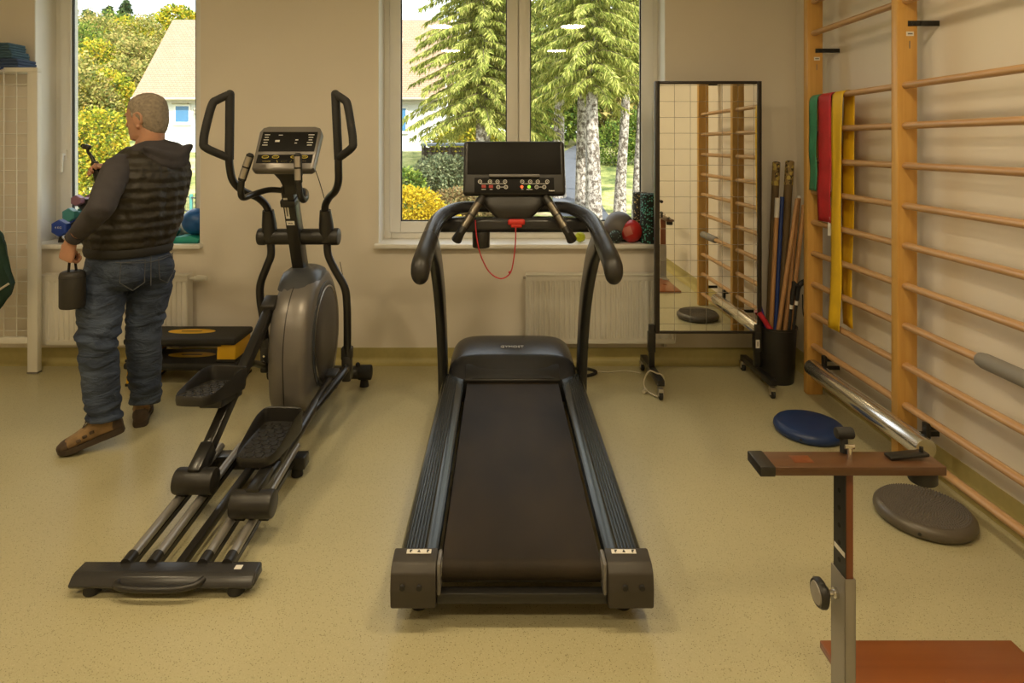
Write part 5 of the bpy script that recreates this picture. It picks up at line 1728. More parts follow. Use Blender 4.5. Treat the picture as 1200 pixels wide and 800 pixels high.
# --- shoes
def shoe(toe, heel, side_up, label_mat, pitch_lift, name='shoe'):
    """toe and heel: points on the ground line under the sole"""
    toe, heel = V(toe), V(heel)
    f = (toe - heel).normalized(); L_ = (toe - heel).length
    r = f.cross(UP).normalized(); u = r.cross(f).normalized()
    def q(x, y, z, flex=True):      # x side, y 0 heel .. 1 toe, z up; the front bends flat to the floor
        p = heel + f * (y * L_) + r * x + u * z
        return p
    so = MB(); rs = []
    W = ((0.0, .018, 0), (.03, .028, 0), (.12, .036, 0), (.3, .036, 0), (.5, .040, 0), (.68, .048, 0), (.82, .047, 0), (.93, .036, 0), (.985, .020, 0), (1., .008, 0))
    for (y, w, z0) in W:
        ring = []
        th = .032 if y < .4 else .026
        for (sx, sz) in ((-1, 0), (-1.04, .3), (-1, 1), (1, 1), (1.04, .3), (1, 0)):
            ring.append(q(sx * w, y, sz * th + .012 * max(0, y - .85) / .15))
        rs.append(ring)
    so.rings(rs)
    sh = MB(); rs = []
    for (y, w, h0, zc) in ((.005, .022, .030, .055), (.03, .031, .045, .062), (.12, .037, .052, .066), (.28, .037, .052, .066), (.42, .038, .046, .062), (.55, .041, .036, .054), (.70, .045, .029, .045), (.83, .043, .024, .040), (.93, .033, .018, .036), (.985, .017, .010, .032)):
        rs.append(ering(q(0, y, zc), r, u, w, h0, 22, 2.4))
    sh.rings(rs)
    rs = []
    for (z, w, y, d) in ((.07, .036, .17, .13), (.105, .037, .16, .13), (.125, .039, .15, .14), (.135, .036, .15, .13)):
        rs.append(ering(q(0, y, z), r, f, w, d * L_, 22, 2.3))
    sh.rings(rs)
    up_ = remeshed(sh, .006, 3).build(name, m_shoe, man, smooth=60)
    so.build('sole', m_sole, up_, smooth=40)
    t = MB(); rs = []
    for (y, w, h0, zc) in ((.80, .0475, .026, .0385), (.86, .0450, .024, .038), (.93, .036, .020, .036), (.985, .020, .013, .033), (1.0, .010, .007, .03)):
        rs.append(ering(q(0, y, zc), r, u, w, h0, 22, 2.4))
    t.rings(rs); t.build('toe_cap', m_shoed, up_, smooth=50); t = MB()
    rs = []
    for (y, w, h0, zc) in ((-.004, .022, .030, .055), (.03, .0335, .042, .060), (.09, .0385, .040, .058), (.12, .0385, .02, .045)):
        rs.append(ering(q(0, y, zc), r, u, w, h0, 22, 2.4))
    t.rings(rs); t.build('heel_counter', m_shoed, up_, smooth=50); t = MB()
    for s_ in (-1, 1):
        for (y, z) in ((.42, .062), (.53, .055), (.63, .047)):
            t = MB(); t.box(q(s_ * (.0385 + .012 * (y - .42)), y, z), (.012, .020, .014), M((r, f, u)).transposed(), .003)
            t.build('leather_patch', m_shoed, up_, smooth=50)
    l = MB()
    for k in range(5):
        y = .36 + .065 * k
        z = .112 - .052 * (y - .36) / .26
        l.tube([q(-.024, y, z - .012), q(-.008, y + .01, z + .003), q(.010, y + .012, z + .003), q(.024, y + .005, z - .012)], .0028, 6, True, False, 3)
    l.tube([q(0, .40, .115), q(-.025, .44, .12), q(-.035, .52, .10), q(-.022, .50, .098), q(0, .42, .112)], .0025, 6, True, False, 4)
    l.tube([q(0, .40, .115), q(.028, .45, .12), q(.036, .54, .10), q(.022, .50, .10), q(0, .42, .112)], .0025, 6, True, False, 4)
    l.build('laces', m_lace, up_)
    tg = MB(); tg.box(q(0, .30, .135), (.045, .012, .05), M((r, f, u)).transposed() @ M.Rotation(R(-25), 3, 'X'), .006); tg.build('tongue', m_shoed, up_)
    return up_


shoe((-2.125, 2.952, .0), (-1.870, 3.055, .075), 0, None, 0)
shoe((-2.03, 3.50, .0), (-1.905, 3.245, .0), 0, None, 0)

# --- what he holds
grip = WL + LH[1] * .083 + LH[2] * .030
case = thing('camera_case', (grip.x, grip.y, .725), 'small black cylindrical case hanging from the hand of the man', 'case')
p = MB(); rs = []
for (z, r_) in ((.725, .041), (.728, .050), (.735, .0535), (.878, .0535), (.892, .050), (.899, .040)):
    rs.append(ering((grip.x, grip.y, z), (1, 0, 0), (0, 1, 0), r_, r_, 32))
p.rings(rs); cb = p.build('case_body', mat('black_case_fabric', (.022, .019, .015, 1), .6, var=.1, bump=.15, bscale=300), case, smooth=50)
p = MB(); p.tube([(grip.x - .004, grip.y - .020, .893), (grip.x - .004, grip.y - .018, .915), grip + V((0, -.012, .004)), grip + V((0, .012, .004)), (grip.x + .004, grip.y + .018, .915), (grip.x + .004, grip.y + .020, .893)], .0105, 10, True, False, 4, .004, up=(1, .2, 0))
p.build('carry_strap', m_rubber, case)
p = MB(); rs = []
for z in (.868, .872): rs.append(ering((grip.x, grip.y, z), (1, 0, 0), (0, 1, 0), .0542, .0542, 32))
p.rings(rs); p.build('lid_seam', m_rubber, case)

g = RH[0] + RH[2] * .028 - RH[1] * .02
cam = thing('pocket_camera', g - UP * .05, 'small black gimbal camera held up in the other hand of the man', 'camera')
p = MB(); p.box(g + V((-.004, 0, .0)), (.034, .03, .12), M.Rotation(R(-12), 3, 'Y'), .008); p.build('grip', m_black, cam)
p = MB(); a = g + V((-.018, 0, .055)); p.tube([a, a + V((-.014, .0, .03)), a + V((-.026, -.01, .055)), a + V((-.02, -.02, .075))], [.012, .009, .008, .009], 12, True, False, 4); p.build('gimbal_arm', m_black, cam)
p = MB(); c0 = a + V((-.032, -.012, .082)); p.box(c0, (.042, .030, .028), M.Rotation(R(14), 3, 'Y'), .010, 3); hdm = p.build('camera_head', m_black, cam)
p = MB(); p.cyl(c0 + V((-.016, .0, .004)), c0 + V((-.027, .004, .008)), .010, 16); p.build('lens', m_screen, cam)
# ------------------------------------------------------------------ outside: terrain, house, trees
def sst(a, b, x):
    t = max(0., min(1., (x - a) / (b - a))); return t * t * (3 - 2 * t)


def ground(x, y):
    zl = 1.25 * sst(12.5, 22, y)
    zr = -.55 * sst(5, 9, y) + 1.8 * sst(15, 34, y)
    k = sst(-2.2, .6, x)
    z = zl * (1 - k) + zr * k + .9 * sst(24, 45, y)
    z += 7.3 * sst(23, 64, y) * sst(-9, -20, x - (y - 24) * .10) if y > 23 else 0
    z += .30 * math.exp(-((x + 1.3) / 1.2) ** 2 - ((y - 14.5) / 2.2) ** 2)
    z += .10 * mnoise.noise(V((x * .35, y * .35, 0)))
    if y < 9: z -= .10 * (1 - sst(4.7, 9, y))
    return z - .02


def drop(px, py, y0=8., y1=80.):
    """where the line of sight through a pixel meets the terrain"""
    y = y0
    while y < y1:
        p = at(px, py, y)
        if p.z < ground(p.x, p.y): break
        y += .1
    return V((p.x, p.y, ground(p.x, p.y)))


def grass_mat():
    m, nt, b, out = new_mat('autumn_lawn_painted_shade')
    N, L = nt.nodes, nt.links
    tc = N.new('ShaderNodeTexCoord')
    n = N.new('ShaderNodeTexNoise'); n.inputs['Scale'].default_value = .8; n.inputs['Detail'].default_value = 8; n.inputs['Roughness'].default_value = .7
    L.new(tc.outputs['Object'], n.inputs['Vector'])
    r = N.new('ShaderNodeValToRGB'); e = r.color_ramp.elements  # autumn grass tones, plus shaded and sunlit lawn patches painted into the colour
    e[0].position = .38; e[0].color = (.07, .11, .02, 1)
    e[1].position = .66; e[1].color = (.66, .52, .30, 1)
    k = e.new(.5); k.color = (.30, .32, .09, 1)
    L.new(n.outputs['Fac'], r.inputs['Fac']); L.new(r.outputs['Color'], b.inputs['Base Color'])
    n2 = N.new('ShaderNodeTexNoise'); n2.inputs['Scale'].default_value = 14; n2.inputs['Detail'].default_value = 5
    L.new(tc.outputs['Object'], n2.inputs['Vector'])
    bp = N.new('ShaderNodeBump'); bp.inputs['Strength'].default_value = .8; bp.inputs['Distance'].default_value = .08
    L.new(n2.outputs['Fac'], bp.inputs['Height']); L.new(bp.outputs['Normal'], b.inputs['Normal'])
    b.inputs['Roughness'].default_value = .9
    return m


g = MB()
xs = [-70 + 1.25 * i for i in range(81)]
ys = [4.64] + [5.5 + .9 * i for i in range(20)] + [23.5 + 1.6 * i for i in range(36)]
vs = [(x, y, ground(x, y)) for y in ys for x in xs]
n = len(xs)
fs = [(i * n + j, i * n + j + 1, (i + 1) * n + j + 1, (i + 1) * n + j) for i in range(len(ys) - 1) for j in range(n - 1)]
g.add(vs, fs)
o = g.build('terrain', grass_mat(), origin=(0, 4.64, 0), smooth=60); tag(o, kind='structure')


def strip(name, pts, w, m, dz=.03, sub=10):
    P, _, _ = crom([V(p) for p in pts], [1] * len(pts), [1] * len(pts), sub)
    b = MB(); vs, fs = [], []
    for i, p in enumerate(P):
        t = P[min(i + 1, len(P) - 1)] - P[max(i - 1, 0)]
        s = V((t.y, -t.x, 0)).normalized()
        for k in (-2, -1, 0, 1, 2):
            q = p + s * (w * k / 4)
            vs.append((q.x, q.y, ground(q.x, q.y) + dz))
        for k in (-2, 2):
            q = p + s * (w * k / 4)
            vs.append((q.x, q.y, ground(q.x, q.y) - .15))
    for i in range(len(P) - 1):
        a, c = i * 7, (i + 1) * 7
        for k in range(4): fs.append((a + k, a + k + 1, c + k + 1, c + k))
        fs.append((a + 5, a, c, c + 5)); fs.append((a + 4, a + 6, c + 6, c + 4))
    b.add(vs, fs); o = b.build(name, m, smooth=50); return tag(o, kind='structure')


m_asph = mat('grey_asphalt', (.105, .115, .135, 1), .9, var=.15, scale=4)
m_pave = mat('pink_paving', (.50, .34, .26, 1), .9, var=.12, scale=3)
strip('road', [V((1.2, 6.5, 0)), V((1.6, 9.5, 0)), drop(678, 245), drop(668, 215), drop(672, 190), drop(684, 176), V((5.5, 34, 0)), V((9, 44, 0))], 1.5, m_asph)
strip('path', [V((-7.2, 7.0, 0)), V((-5.6, 9.2, 0)), V((-5.0, 11.5, 0)), V((-3.0, 14.5, 0))], 1.5, m_pave)

# --- the house opposite
m_hw = mat('white_render', (.80, .80, .79, 1), .85, var=.03, scale=1.5, bump=.1, bscale=30)


def tile_mat():
    m, nt, b, out = new_mat('clay_roof_tiles')
    N, L = nt.nodes, nt.links
    tc = N.new('ShaderNodeTexCoord'); sx = N.new('ShaderNodeSeparateXYZ'); L.new(tc.outputs['Object'], sx.inputs[0])
    cb = N.new('ShaderNodeCombineXYZ'); L.new(sx.outputs['X'], cb.inputs['X']); L.new(sx.outputs['Z'], cb.inputs['Y'])
    br = N.new('ShaderNodeTexBrick'); br.inputs['Scale'].default_value = 3.2; br.inputs['Mortar Size'].default_value = .03
    br.inputs['Color1'].default_value = (.36, .24, .155, 1); br.inputs['Color2'].default_value = (.42, .285, .185, 1); br.inputs['Mortar'].default_value = (.24, .155, .10, 1)
    L.new(cb.outputs[0], br.inputs['Vector']); L.new(br.outputs['Color'], b.inputs['Base Color'])
    bp = N.new('ShaderNodeBump'); bp.inputs['Strength'].default_value = .4; bp.inputs['Distance'].default_value = .03
    L.new(br.outputs['Fac'], bp.inputs['Height']); bp.invert = True; L.new(bp.outputs['Normal'], b.inputs['Normal'])
    b.inputs['Roughness'].default_value = .8
    return m


m_tile = tile_mat()
hx0, hx1, hy, hzb, hze, hyr, hzr = -12.7, -2.3, 22.0, .8, 3.52, 24.35, 6.35
ho = thing('house', ((hx0 + hx1) / 2, hy + 2.4, hzb), 'white rendered house with a tan tiled roof seen through both windows', 'house')
p = MB(); p.prism([(hy, hzb), (hy, hze), (hyr, hzr - .15), (2 * hyr - hy, hze), (2 * hyr - hy, hzb)], hx0, hx1, 'x'); p.build('wall', m_hw, ho, smooth=0)
p = MB(); sl = (hzr - hze) / (hyr - hy)
e0 = hy - .35
p.prism([(e0, hze - .35 * sl + .05), (hyr, hzr + .05), (2 * hyr - e0, hze - .35 * sl + .05), (2 * hyr - e0, hze - .35 * sl - .08), (hyr, hzr - .10), (e0, hze - .35 * sl - .08)], hx0 - .30, hx1 + .3, 'x')
p.build('roof', m_tile, ho, smooth=0)
m_gut = mat('weathered_gutter', (.42, .38, .30, 1), .6, var=.1)
p = MB(); p.tube([(hx0 - .3, e0 - .04, hze - .35 * sl - .03), (hx1 + .3, e0 - .04, hze - .35 * sl - .03)], .06, 10)
p.tube([(hx0 + .05, e0 - .04, hze - .4 * sl - .05), (hx0 + .10, hy - .05, hze - .6), (hx0 + .10, hy - .05, hzb + .1)], .045, 8)
p.span((hx0 - .3, e0 + .02, hze - .35 * sl - .16), (hx1 + .3, e0 + .05, hze - .35 * sl - .03)); p.build('gutter', m_gut, ho)
m_win = mat('blue_window_glass', (.06, .19, .36, 1), .15, var=.08)
for (wx, wz, ww, wh) in ((-11.40, 2.55, .46, .56), (-3.75, 2.35, .70, .80)):
    p = MB(); p.span((wx - ww / 2 - .07, hy - .03, wz - wh / 2 - .07), (wx + ww / 2 + .07, hy + .02, wz + wh / 2 + .07), .01); p.span((wx - ww / 2 - .1, hy - .09, wz - wh / 2 - .11), (wx + ww / 2 + .1, hy, wz - wh / 2 - .07))
    f = p.build('window', m_white, ho)
    p = MB(); p.span((wx - ww / 2, hy - .04, wz - wh / 2), (wx + ww / 2, hy - .028, wz + wh / 2)); p.build('pane', m_win, f, smooth=0)
p = MB(); p.box((-11.45, hy - .18, 3.02), (.62, .34, .03), M.Rotation(R(-14), 3, 'X')); p.box((-11.45, hy - .08, 2.93), (.56, .10, .07)); p.build('awning', m_gut, ho)
p = MB(); p.cyl((-10.82, hy, 2.62), (-10.82, hy - .14, 2.62), .02, 8); p.lathe([(0, .0), (.07, .0), (.10, .16), (.12, .17), (.03, .30), (0, .34)], (-10.82, hy - .16, 2.52), 12); p.build('wall_lantern', m_gut, ho)
p = MB(); rr_ = M.Rotation(math.atan(sl), 3, 'X'); c0 = V((-4.02, hy + (hyr - hy) * .56, hze + (hzr - hze) * .56 + .10)); p.box(c0, (.55, .8, .08), rr_, .01); f = p.build('skylight', m_gut, ho)
p = MB(); p.box(c0 + rr_ @ V((0, 0, .045)), (.42, .66, .01), rr_); p.build('pane', m_win, f, smooth=0)
p = MB(); p.span((-8.2, hyr - .2, hzr - .3), (-7.6, hyr + .35, hzr + .9), .02); p.build('chimney', m_gut, ho)

# --- plants
lv = {
    'spruce': leaf_mat('spruce_needles', [(.08, .12, .015, 1), (.26, .31, .05, 1), (.46, .48, .11, 1), (.62, .58, .18, 1)], .7, .25),
    'spruce_brown': leaf_mat('dry_spruce_needles', [(.16, .08, .02, 1), (.34, .18, .05, 1)], .7, .2),
    'dark': leaf_mat('dark_conifer_needles', [(.015, .035, .012, 1), (.04, .075, .022, 1), (.07, .11, .03, 1)], .7, .1),
    'yellow': leaf_mat('yellow_green_leaves', [(.05, .10, .01, 1), (.20, .27, .02, 1), (.46, .46, .04, 1), (.62, .54, .05, 1), (.60, .36, .03, 1)], .55, .35),
    'olive': leaf_mat('olive_autumn_leaves', [(.10, .13, .03, 1), (.26, .27, .06, 1), (.40, .36, .10, 1), (.46, .34, .12, 1)], .6, .25),
    'green': leaf_mat('green_leaves', [(.04, .09, .015, 1), (.14, .22, .03, 1), (.30, .36, .06, 1)], .55, .3),
    'gold': leaf_mat('golden_ground_cover', [(.30, .24, .01, 1), (.55, .40, .02, 1), (.70, .50, .03, 1)], .6, .25),
    'grey': leaf_mat('grey_green_leaves', [(.07, .10, .05, 1), (.16, .20, .10, 1), (.28, .30, .16, 1)], .6, .2),
    'dry': leaf_mat('dry_brown_stalks', [(.14, .09, .035, 1), (.28, .19, .08, 1), (.20, .20, .07, 1)], .8, .15),
}


def bark_mat():
    m, nt, b, out = new_mat('scaly_bark')
    N, L = nt.nodes, nt.links
    tc = N.new('ShaderNodeTexCoord'); mp = N.new('ShaderNodeMapping'); mp.inputs['Scale'].default_value = (1, 1, .7); L.new(tc.outputs['Object'], mp.inputs['Vector'])
    v = N.new('ShaderNodeTexNoise'); v.inputs['Scale'].default_value = 13; v.inputs['Detail'].default_value = 8; v.inputs['Roughness'].default_value = .8; L.new(mp.outputs['Vector'], v.inputs['Vector'])
    r = N.new('ShaderNodeValToRGB'); e = r.color_ramp.elements
    e[0].position = .45; e[0].color = (.10, .075, .055, 1); e[1].position = .57; e[1].color = (.62, .56, .49, 1)
    L.new(v.outputs['Fac'], r.inputs['Fac']); L.new(r.outputs['Color'], b.inputs['Base Color'])
    bp = N.new('ShaderNodeBump'); bp.inputs['Strength'].default_value = .9; bp.inputs['Distance'].default_value = .04
    L.new(v.outputs['Fac'], bp.inputs['Height']); L.new(bp.outputs['Normal'], b.inputs['Normal'])
    b.inputs['Roughness'].default_value = .9
    return m


m_bark = bark_mat()
m_twig = mat('twig_brown', (.12, .09, .05, 1), .9, var=.2)


def leafquad(vs, fs, c, d, w, L_, rr, fold=.25):
    """one leaf or twig-spray: a folded diamond along d"""
    d = d.normalized()
    s = d.cross(V((rr.uniform(-1, 1), rr.uniform(-1, 1), rr.uniform(-1, 1))))
    if s.length < 1e-3: s = V((1, 0, 0))
    s.normalize()
    n_ = s.cross(d)
    o_ = len(vs)
    vs += [c, c + d * L_ * .5 + s * w * .5 + n_ * w * fold, c + d * L_, c + d * L_ * .5 - s * w * .5 + n_ * w * fold]
    fs += [(o_, o_ + 1, o_ + 2), (o_, o_ + 2, o_ + 3)]


def raw_mesh(name, vs, fs, m, parent):
    b = MB(); b.v = vs; b.f = fs; b.mi = [0] * len(fs)
    return b.build(name, m, parent, smooth=None)


def trunk(parent, base, h, r, lean=(0, 0), seed=0):
    b = MB(); pts, rr = [], []
    for i in range(10):
        t = i / 9
        pts.append(V(base) + V((lean[0] * t + .04 * mnoise.noise(V((seed, t * 4, 0))), lean[1] * t, h * t - .25 * (1 - t))))
        rr.append(r * (1.35 - .35 * min(1, t * 6)) * (1 - .75 * t) + .02)
    b.tube(pts, rr, 14, True, False, 3)
    return b.build('trunk', m_bark, parent, smooth=60)


def conifer(label, base, h, z0, rad, r, nb, key='spruce', size=1., seed=1, group='conifers outside', lean=(0, 0), top=None, spray=5):
    rr = random.Random(seed)
    t = thing('conifer_tree', base, label, 'tree', group)
    top = top or h
    trunk(t, base, min(h, top + .7), r, lean, seed)
    vs, fs = [], []
    tw = MB()
    for k in range(nb):
        f = (k + rr.random()) / nb
        zb = z0 + (top - z0) * f
        az = k * 2.39996 + rr.uniform(-.3, .3)
        L_ = rad * (1 - .74 * (zb - z0 * .3) / (h - z0 * .3)) * rr.uniform(.7, 1.1) * (1 - .85 * f ** 5)
        if L_ < .15: continue
        o_ = V(base) + V((lean[0] * zb / h, lean[1] * zb / h, zb))
        dirv = V((math.cos(az), math.sin(az), 0))
        pts = []
        for i in range(12):
            s = i / 11
            pts.append(o_ + dirv * L_ * s + V((0, 0, .10 * L_ * s - .42 * L_ * s * s + .10 * L_ * max(0, s - .7))))
        tw.tube(pts[::3] + [pts[-1]], [.016 * size, .012 * size, .008 * size, .005 * size, .003 * size], 4)
        side = V((-dirv.y, dirv.x, 0))
        for i in range(1, 12):
            for q in range(spray * 3 if size < 2 else spray):
                p = pts[i - 1].lerp(pts[i], rr.random()) + side * rr.uniform(-.12, .12) * L_ * (1.15 - i / 12)
                d = V((dirv.x * .5 + side.x * rr.uniform(-.9, .9) + rr.uniform(-.2, .2), dirv.y * .5 + side.y * rr.uniform(-.9, .9) + rr.uniform(-.2, .2), rr.uniform(-1.7, -.4)))
                leafquad(vs, fs, p, d, rr.uniform(.020, .042) * size, rr.uniform(.10, .24) * size, rr)
    tw.build('branches', m_twig, t, smooth=60)
    raw_mesh('foliage', vs, fs, lv[key], t)
    return t


def leafy(name, label, cat, base, clusters, nl, size, key, seed, group=None, tr=None):
    """clusters: list of (offset, radius xyz); leaves sit through the outer half of each"""
    rr = random.Random(seed)
    t = thing(name, base, label, cat, group)
    if tr: trunk(t, base, tr[0], tr[1], (0, 0), seed)
    vs, fs = [], []
    tot = sum(c[1][0] * c[1][2] for c in clusters)
    for off, rad in clusters:
        for i in range(int(nl * rad[0] * rad[2] / tot)):
            d = V((rr.gauss(0, 1), rr.gauss(0, 1), rr.gauss(0, 1))).normalized()
            f = rr.uniform(.62, 1.02)
            bump = 1 + .22 * mnoise.noise(d * 2.2 + V((seed, 0, 0)))
            c = V(base) + V(off) + V((d.x * rad[0], d.y * rad[1], d.z * rad[2])) * f * bump
            dd = (d + V((rr.uniform(-1, 1), rr.uniform(-1, 1), rr.uniform(-1.2, .6)))).normalized()
            leafquad(vs, fs, c, dd, size * rr.uniform(.6, 1.1), size * rr.uniform(.9, 1.5), rr)
    raw_mesh('foliage', vs, fs, lv[key], t)
    if not tr:
        b = MB()
        for k in range(4):
            a = k * 1.7 + seed
            b.tube([V(base) + V((.05 * math.cos(a), .05 * math.sin(a), -.1)), V(base) + V(clusters[0][0]) * .6 + V((.3 * math.cos(a) * clusters[0][1][0], .3 * math.sin(a) * clusters[0][1][0], 0))], [.025, .008], 5)
        b.build('stems', m_bark, t, smooth=60)
    return t


def G(px, Y):
    x = (px - CX) * Y / FPX
    return V((x, Y, ground(x, Y)))


conifer('big spruce with drooping branches filling the left pane of the wide window', G(566, 15.5), 12, 2.1, 2.35, .20, 210, seed=3, spray=8, top=7.5)
conifer('spruce with the thick sunlit trunk in the right pane of the wide window', G(695, 13.8), 11, 3.2, 2.3, .158, 110, seed=11, spray=8, top=7.4)
conifer('spruce with a slimmer trunk just left of the thick sunlit trunk', G(681, 16.8), 11, 3.3, 1.5, .14, 50, seed=17, top=7.6)
conifer('spruce with a mottled trunk beside the window mullion', G(655, 20.), 12, 3.6, 1.9, .19, 80, seed=23, top=8.6)
conifer('spruce leaning slightly at the right side of the wide window', G(726, 17.5), 11, 4.1, 1.9, .14, 80, seed=31, top=8.2, lean=(.45, 0))
conifer('slim spruce at the right edge of the wide window', G(745, 15.), 10, 3.4, 1.5, .09, 60, seed=37, top=7.2, lean=(.25, 0))
# dead brown lower branch of the big spruce
# shrubs and ground cover below the wide window
leafy('shrub', 'grey green shrub on the bank left of the treadmill console', 'shrub', G(515, 15.), [((0, 0, .42), (.62, .5, .42)), ((.35, .1, .5), (.45, .4, .34)), ((-.4, -.1, .22), (.4, .35, .3))], 3600, .075, 'grey', 5, 'shrubs under the wide window')
leafy('shrub', 'light green shrub at the left edge of the wide window', 'shrub', G(474, 12.2), [((0, 0, .62), (.42, .3, .34)), ((-.1, 0, .2), (.42, .3, .34))], 2600, .075, 'green', 6, 'shrubs under the wide window')
leafy('shrub', 'golden yellow low shrub at the lower left of the wide window', 'shrub', G(480, 10.2), [((0, 0, .42), (.58, .5, .46)), ((.45, -.1, .22), (.45, .4, .33)), ((.1, -.1, .1), (.8, .4, .3))], 9000, .05, 'gold', 7, 'shrubs under the wide window')
leafy('shrub', 'dry brown shrub on the bank under the treadmill console', 'shrub', G(540, 12.6), [((-.1, 0, .36), (.66, .5, .42)), ((.35, .1, .15), (.6, .4, .36))], 6500, .055, 'dry', 8, 'shrubs under the wide window')
leafy('shrub', 'bright green shrub between the sunlit trunks at the right', 'shrub', G(722, 26.), [((0, 0, .9), (.9, .7, 1.0)), ((1.1, .1, 1.3), (.8, .6, 1.2))], 3600, .10, 'green', 9, 'shrubs under the wide window')
leafy('shrub', 'bushy shrub at the foot of the house behind the wood store', 'shrub', G(535, 20.8), [((0, 0, .5), (.9, .5, .55)), ((.8, 0, .6), (.7, .5, .6))], 2600, .11, 'yellow', 12, 'shrubs under the wide window')
# yellow tree in front of the left window and the wooded hill behind
leafy('yellow_tree', 'young yellow leaved tree close outside the left window', 'tree', G(116, 13.), [((0, 0, 1.62), (.60, .5, .62)), ((-.35, .2, 1.2), (.45, .5, .5)), ((.28, -.1, 1.1), (.45, .45, .45)), ((.02, 0, .6), (.55, .4, .5))], 8500, .065, 'yellow', 21, None, (1.6, .05))
leafy('shrub', 'low grey green shrub behind the yellow tree by the house corner', 'shrub', G(150, 16.), [((0, 0, .5), (.5, .5, .5))], 900, .12, 'grey', 22)
hill = [(100, 30, 3.2, 'olive'), (128, 31, 3.0, 'yellow'), (150, 33, 3.4, 'olive'), (84, 33, 3.8, 'olive'), (112, 37, 4.0, 'yellow'), (141, 39, 4.2, 'olive'), (170, 38, 4.0, 'olive'), (96, 43, 4.4, 'green'), (124, 46, 4.6, 'olive'), (152, 48, 4.4, 'yellow'), (178, 48, 4.6, 'olive'), (104, 53, 4.8, 'olive'), (134, 55, 4.8, 'green'), (163, 57, 4.6, 'olive'), (190, 56, 4.8, 'yellow')]
hill_desc = ['olive round tree lowest on the hill near the window frame', 'yellow green round tree low on the hill above the yellow tree', 'olive round tree low on the hill beside the house roof', 'olive round tree low on the hill at the window frame', 'yellow green tree in the second row up the hill', 'olive tree in the second row up the hill left of the roof', 'olive tree in the second row behind the roof edge', 'green tree in the third row up the hill at the frame', 'olive tree in the third row up the hill', 'yellow green tree in the third row near the roof', 'olive tree in the third row behind the roof', 'olive tree high on the hill below the dark conifers', 'green tree high on the hill between the dark conifers', 'olive tree high on the hill right of the conifers', 'yellow green tree high on the hill above the roof']
for k, (px, Y, h_, key) in enumerate(hill):
    rr = random.Random(100 + k)
    leafy('hillside_tree', hill_desc[k], 'tree', G(px, Y), [((0, 0, h_ * .55), (h_ * .42, h_ * .42, h_ * .45)), ((-h_ * .28, -.2, h_ * .38), (h_ * .28, h_ * .28, h_ * .3)), ((h_ * .3, -.2, h_ * .42), (h_ * .28, h_ * .28, h_ * .3)), ((0, -h_ * .25, h_ * .25), (h_ * .3, h_ * .25, h_ * .25))], 5200, .17, key, 40 + k, 'trees on the hill', (h_ * .6, .12))
for k, (px, Y, h_, lab) in enumerate(((104, 60, 5.6, 'dark conifer on the hilltop at the left window frame'), (127, 62, 6.4, 'dark conifer on the hilltop in the middle of three'), (147, 61, 6.8, 'dark conifer on the hilltop nearest the house roof'))):
    conifer(lab, G(px, Y), h_, .6, 1.9, .12, 70, 'dark', 3.2, 60 + k, 'conifers on the hilltop')
leafy('tree', 'yellow orange tree behind the ridge of the house roof', 'tree', G(204, 30.), [((.1, 0, 5.75), (.75, .7, .62)), ((.8, 0, 5.5), (.6, .6, .5))], 1500, .15, 'yellow', 77, None, (5.2, .12))
# trees closing the view behind the spruces
bgt = [(640, 40, 9, 'olive'), (668, 44, 11, 'green'), (700, 38, 10, 'olive'), (735, 42, 11, 'green'), (765, 37, 10, 'olive'), (600, 46, 11, 'green'), (560, 44, 9.5, 'olive'), (650, 31, 6.0, 'green'), (713, 33, 6.5, 'green'), (748, 31, 6.0, 'olive')]
bg_desc = ['olive tree far back beside the window mullion', 'green tree far back between two trunks', 'olive tree far back behind the thick sunlit trunk', 'green tree far back at the right side of the window', 'olive tree far back at the right window edge', 'green tree far back behind the window mullion', 'olive tree far back behind the big drooping spruce', 'low dark green tree behind the mottled trunk by the mullion', 'low dark green tree seen between the thick trunk and the leaning spruce', 'low olive tree behind the slim spruce at the window edge']
for k, (px, Y, h_, key) in enumerate(bgt):
    leafy('distant_tree', bg_desc[k], 'tree', G(px, Y), [((0, 0, h_ * .62), (h_ * .30, h_ * .28, h_ * .38)), ((-h_ * .2, -.4, h_ * .40), (h_ * .2, h_ * .2, h_ * .26)), ((h_ * .2, -.4, h_ * .42), (h_ * .2, h_ * .2, h_ * .26)), ((0, -.6, h_ * .2), (h_ * .24, h_ * .2, h_ * .18))], 5000, .24, key, 80 + k, 'trees behind the spruces', (h_ * .6, .2))

# --- fences and the low wood store
m_teal = mat('teal_fence_paint', (.06, .25, .22, 1), .5)
m_wire = mat('dark_fence_wire', (.05, .05, .045, 1), .6)
fe = thing('wire_fence', G(222, 11.), 'teal post fence with dark rails right of the man outside the left window', 'fence')
fp = [G(200, 11.8), G(224, 11.0), G(252, 10.2), G(285, 9.6)]
for q in fp:
    p = MB(); p.tube([q + V((0, 0, -.1)), q + V((0, 0, .62))], .032, 10); p.build('post', m_teal, fe)
for k in range(len(fp) - 1):
    p = MB()
    for z in (.12, .30, .56):
        p.tube([fp[k] + V((0, 0, z)), fp[k + 1] + V((0, 0, z))], .014, 6)
    for i in range(1, 16):
        q = fp[k].lerp(fp[k + 1], i / 16); p.tube([q + V((0, 0, .12)), q + V((0, 0, .56))], .004, 4)
    p.build('mesh_panel', m_wire, fe)
pf = thing('picket_fence', G(105, 10.5), 'pale picket fence low outside the left window', 'fence')
m_picket = mat('pale_picket_paint', (.60, .55, .42, 1), .7, var=.1)
a_, b_ = G(84, 10.2), G(185, 11.2)
for z in (.18, .42):
    p = MB(); p.bar(a_ + V((0, 0, z)), b_ + V((0, 0, z)), .03, .04); p.build('rail', m_picket, pf)
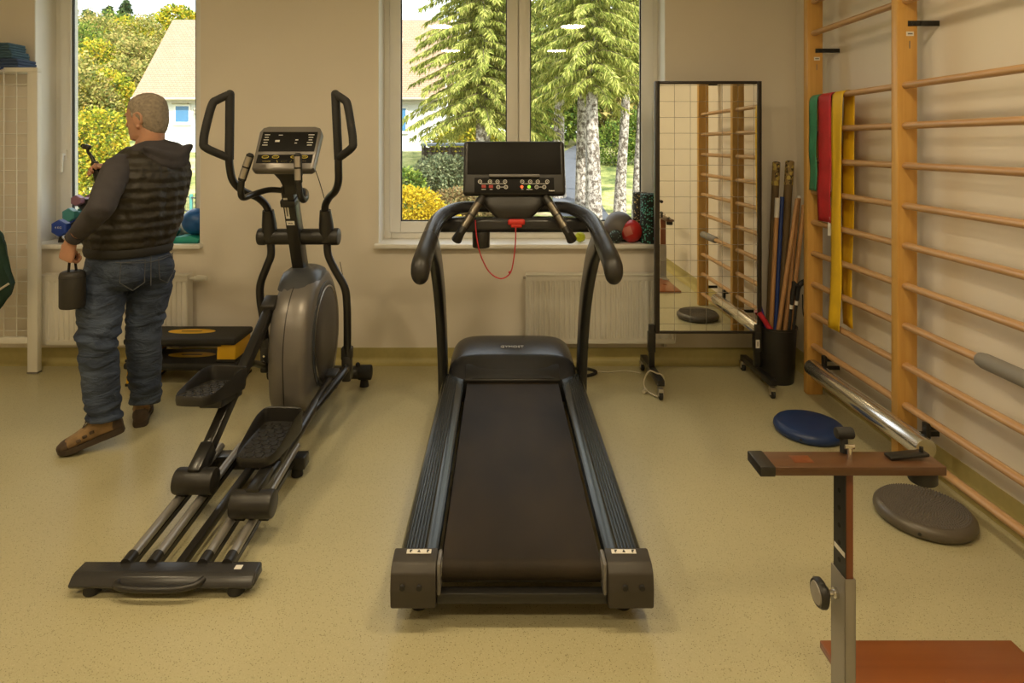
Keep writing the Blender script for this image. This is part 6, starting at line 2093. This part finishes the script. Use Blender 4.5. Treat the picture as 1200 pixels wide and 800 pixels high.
for i in range(20):
    q = a_.lerp(b_, i / 19)
    p = MB(); p.span(q + V((-.025, -.03, .0)), q + V((.025, -.012, .55)), .004); p.build('picket', m_picket, pf)
ws = thing('wood_store', G(528, 19.5), 'low dark wood store with a flat blue grey roof in front of the house', 'wood store')
q = G(528, 19.5)
m_wsr = mat('blue_grey_roof_sheet', (.14, .17, .21, 1), .6, var=.1)
m_wsd = mat('dark_stacked_wood', (.07, .055, .045, 1), .9, var=.5, scale=7)
p = MB(); p.box(q + V((0, 0, .62)), (1.85, .7, .05), M.Rotation(R(4), 3, 'X')); p.build('roof_sheet', m_wsr, ws)
for dx in (-.85, .0, .72):
    for dy in (-.28, .28):
        p = MB(); p.span(q + V((dx - .03, dy - .03, -.1)), q + V((dx + .03, dy + .03, .60))); p.build('post', m_teal if dx > .5 else m_wsd, ws)
p = MB()
for i in range(11):
    for j in range(4):
        p.cyl(q + V((-.78 + i * .145, -.2, .06 + j * .135)), q + V((-.78 + i * .145, .22, .06 + j * .135)), .066, 8)
p.build('logs', m_wsd, ws)
p = MB(); c = drop(495, 196); p.tube([c + V((0, 0, -.1)), c + V((0, 0, .28))], .02, 8)
o = p.build('marker_post', m_wire); tag(o, 'short dark post on the bank beside the grey green shrub', 'post')
# ------------------------------------------------------------------ light and camera
w = bpy.data.worlds.new('sky'); sc.world = w; w.use_nodes = True
nt = w.node_tree
bg = nt.nodes['Background']
bg.inputs['Color'].default_value = (.90, .95, 1.0, 1)
bg.inputs['Strength'].default_value = 2.6
sun = bpy.data.lights.new('sun', 'SUN'); sun.energy = 8.0; sun.angle = R(.6); sun.color = (1.0, .94, .84)
so = bpy.data.objects.new('sun', sun); C.objects.link(so)
so.rotation_euler = V((-.42, .70, -.60)).to_track_quat('-Z', 'Y').to_euler()
m_lamp.node_tree.nodes['Principled BSDF'].inputs['Emission Strength'].default_value = 86.0
cam_d = bpy.data.cameras.new('camera'); cam_o = bpy.data.objects.new('camera', cam_d); C.objects.link(cam_o)
cam_o.location = (0, 0, CH); cam_o.rotation_euler = (R(90), 0, 0)
cam_d.sensor_width = 36; cam_d.sensor_fit = 'HORIZONTAL'; cam_d.lens = 36 * FPX / 1200
cam_d.shift_x = (600 - CX) / 1200; cam_d.shift_y = -(400 - CY) / 1200
cam_d.clip_start = .05; cam_d.clip_end = 300
sc.camera = cam_o
vs_ = sc.view_settings
vs_.view_transform = 'Standard'; vs_.look = 'None'; vs_.exposure = 0; vs_.gamma = 1; vs_.use_curve_mapping = False
cy = sc.cycles
cy.max_bounces = 8; cy.diffuse_bounces = 4; cy.glossy_bounces = 5; cy.transparent_max_bounces = 12
cy.sample_clamp_indirect = 6; cy.caustics_reflective = False; cy.caustics_refractive = False
cy.use_denoising = True
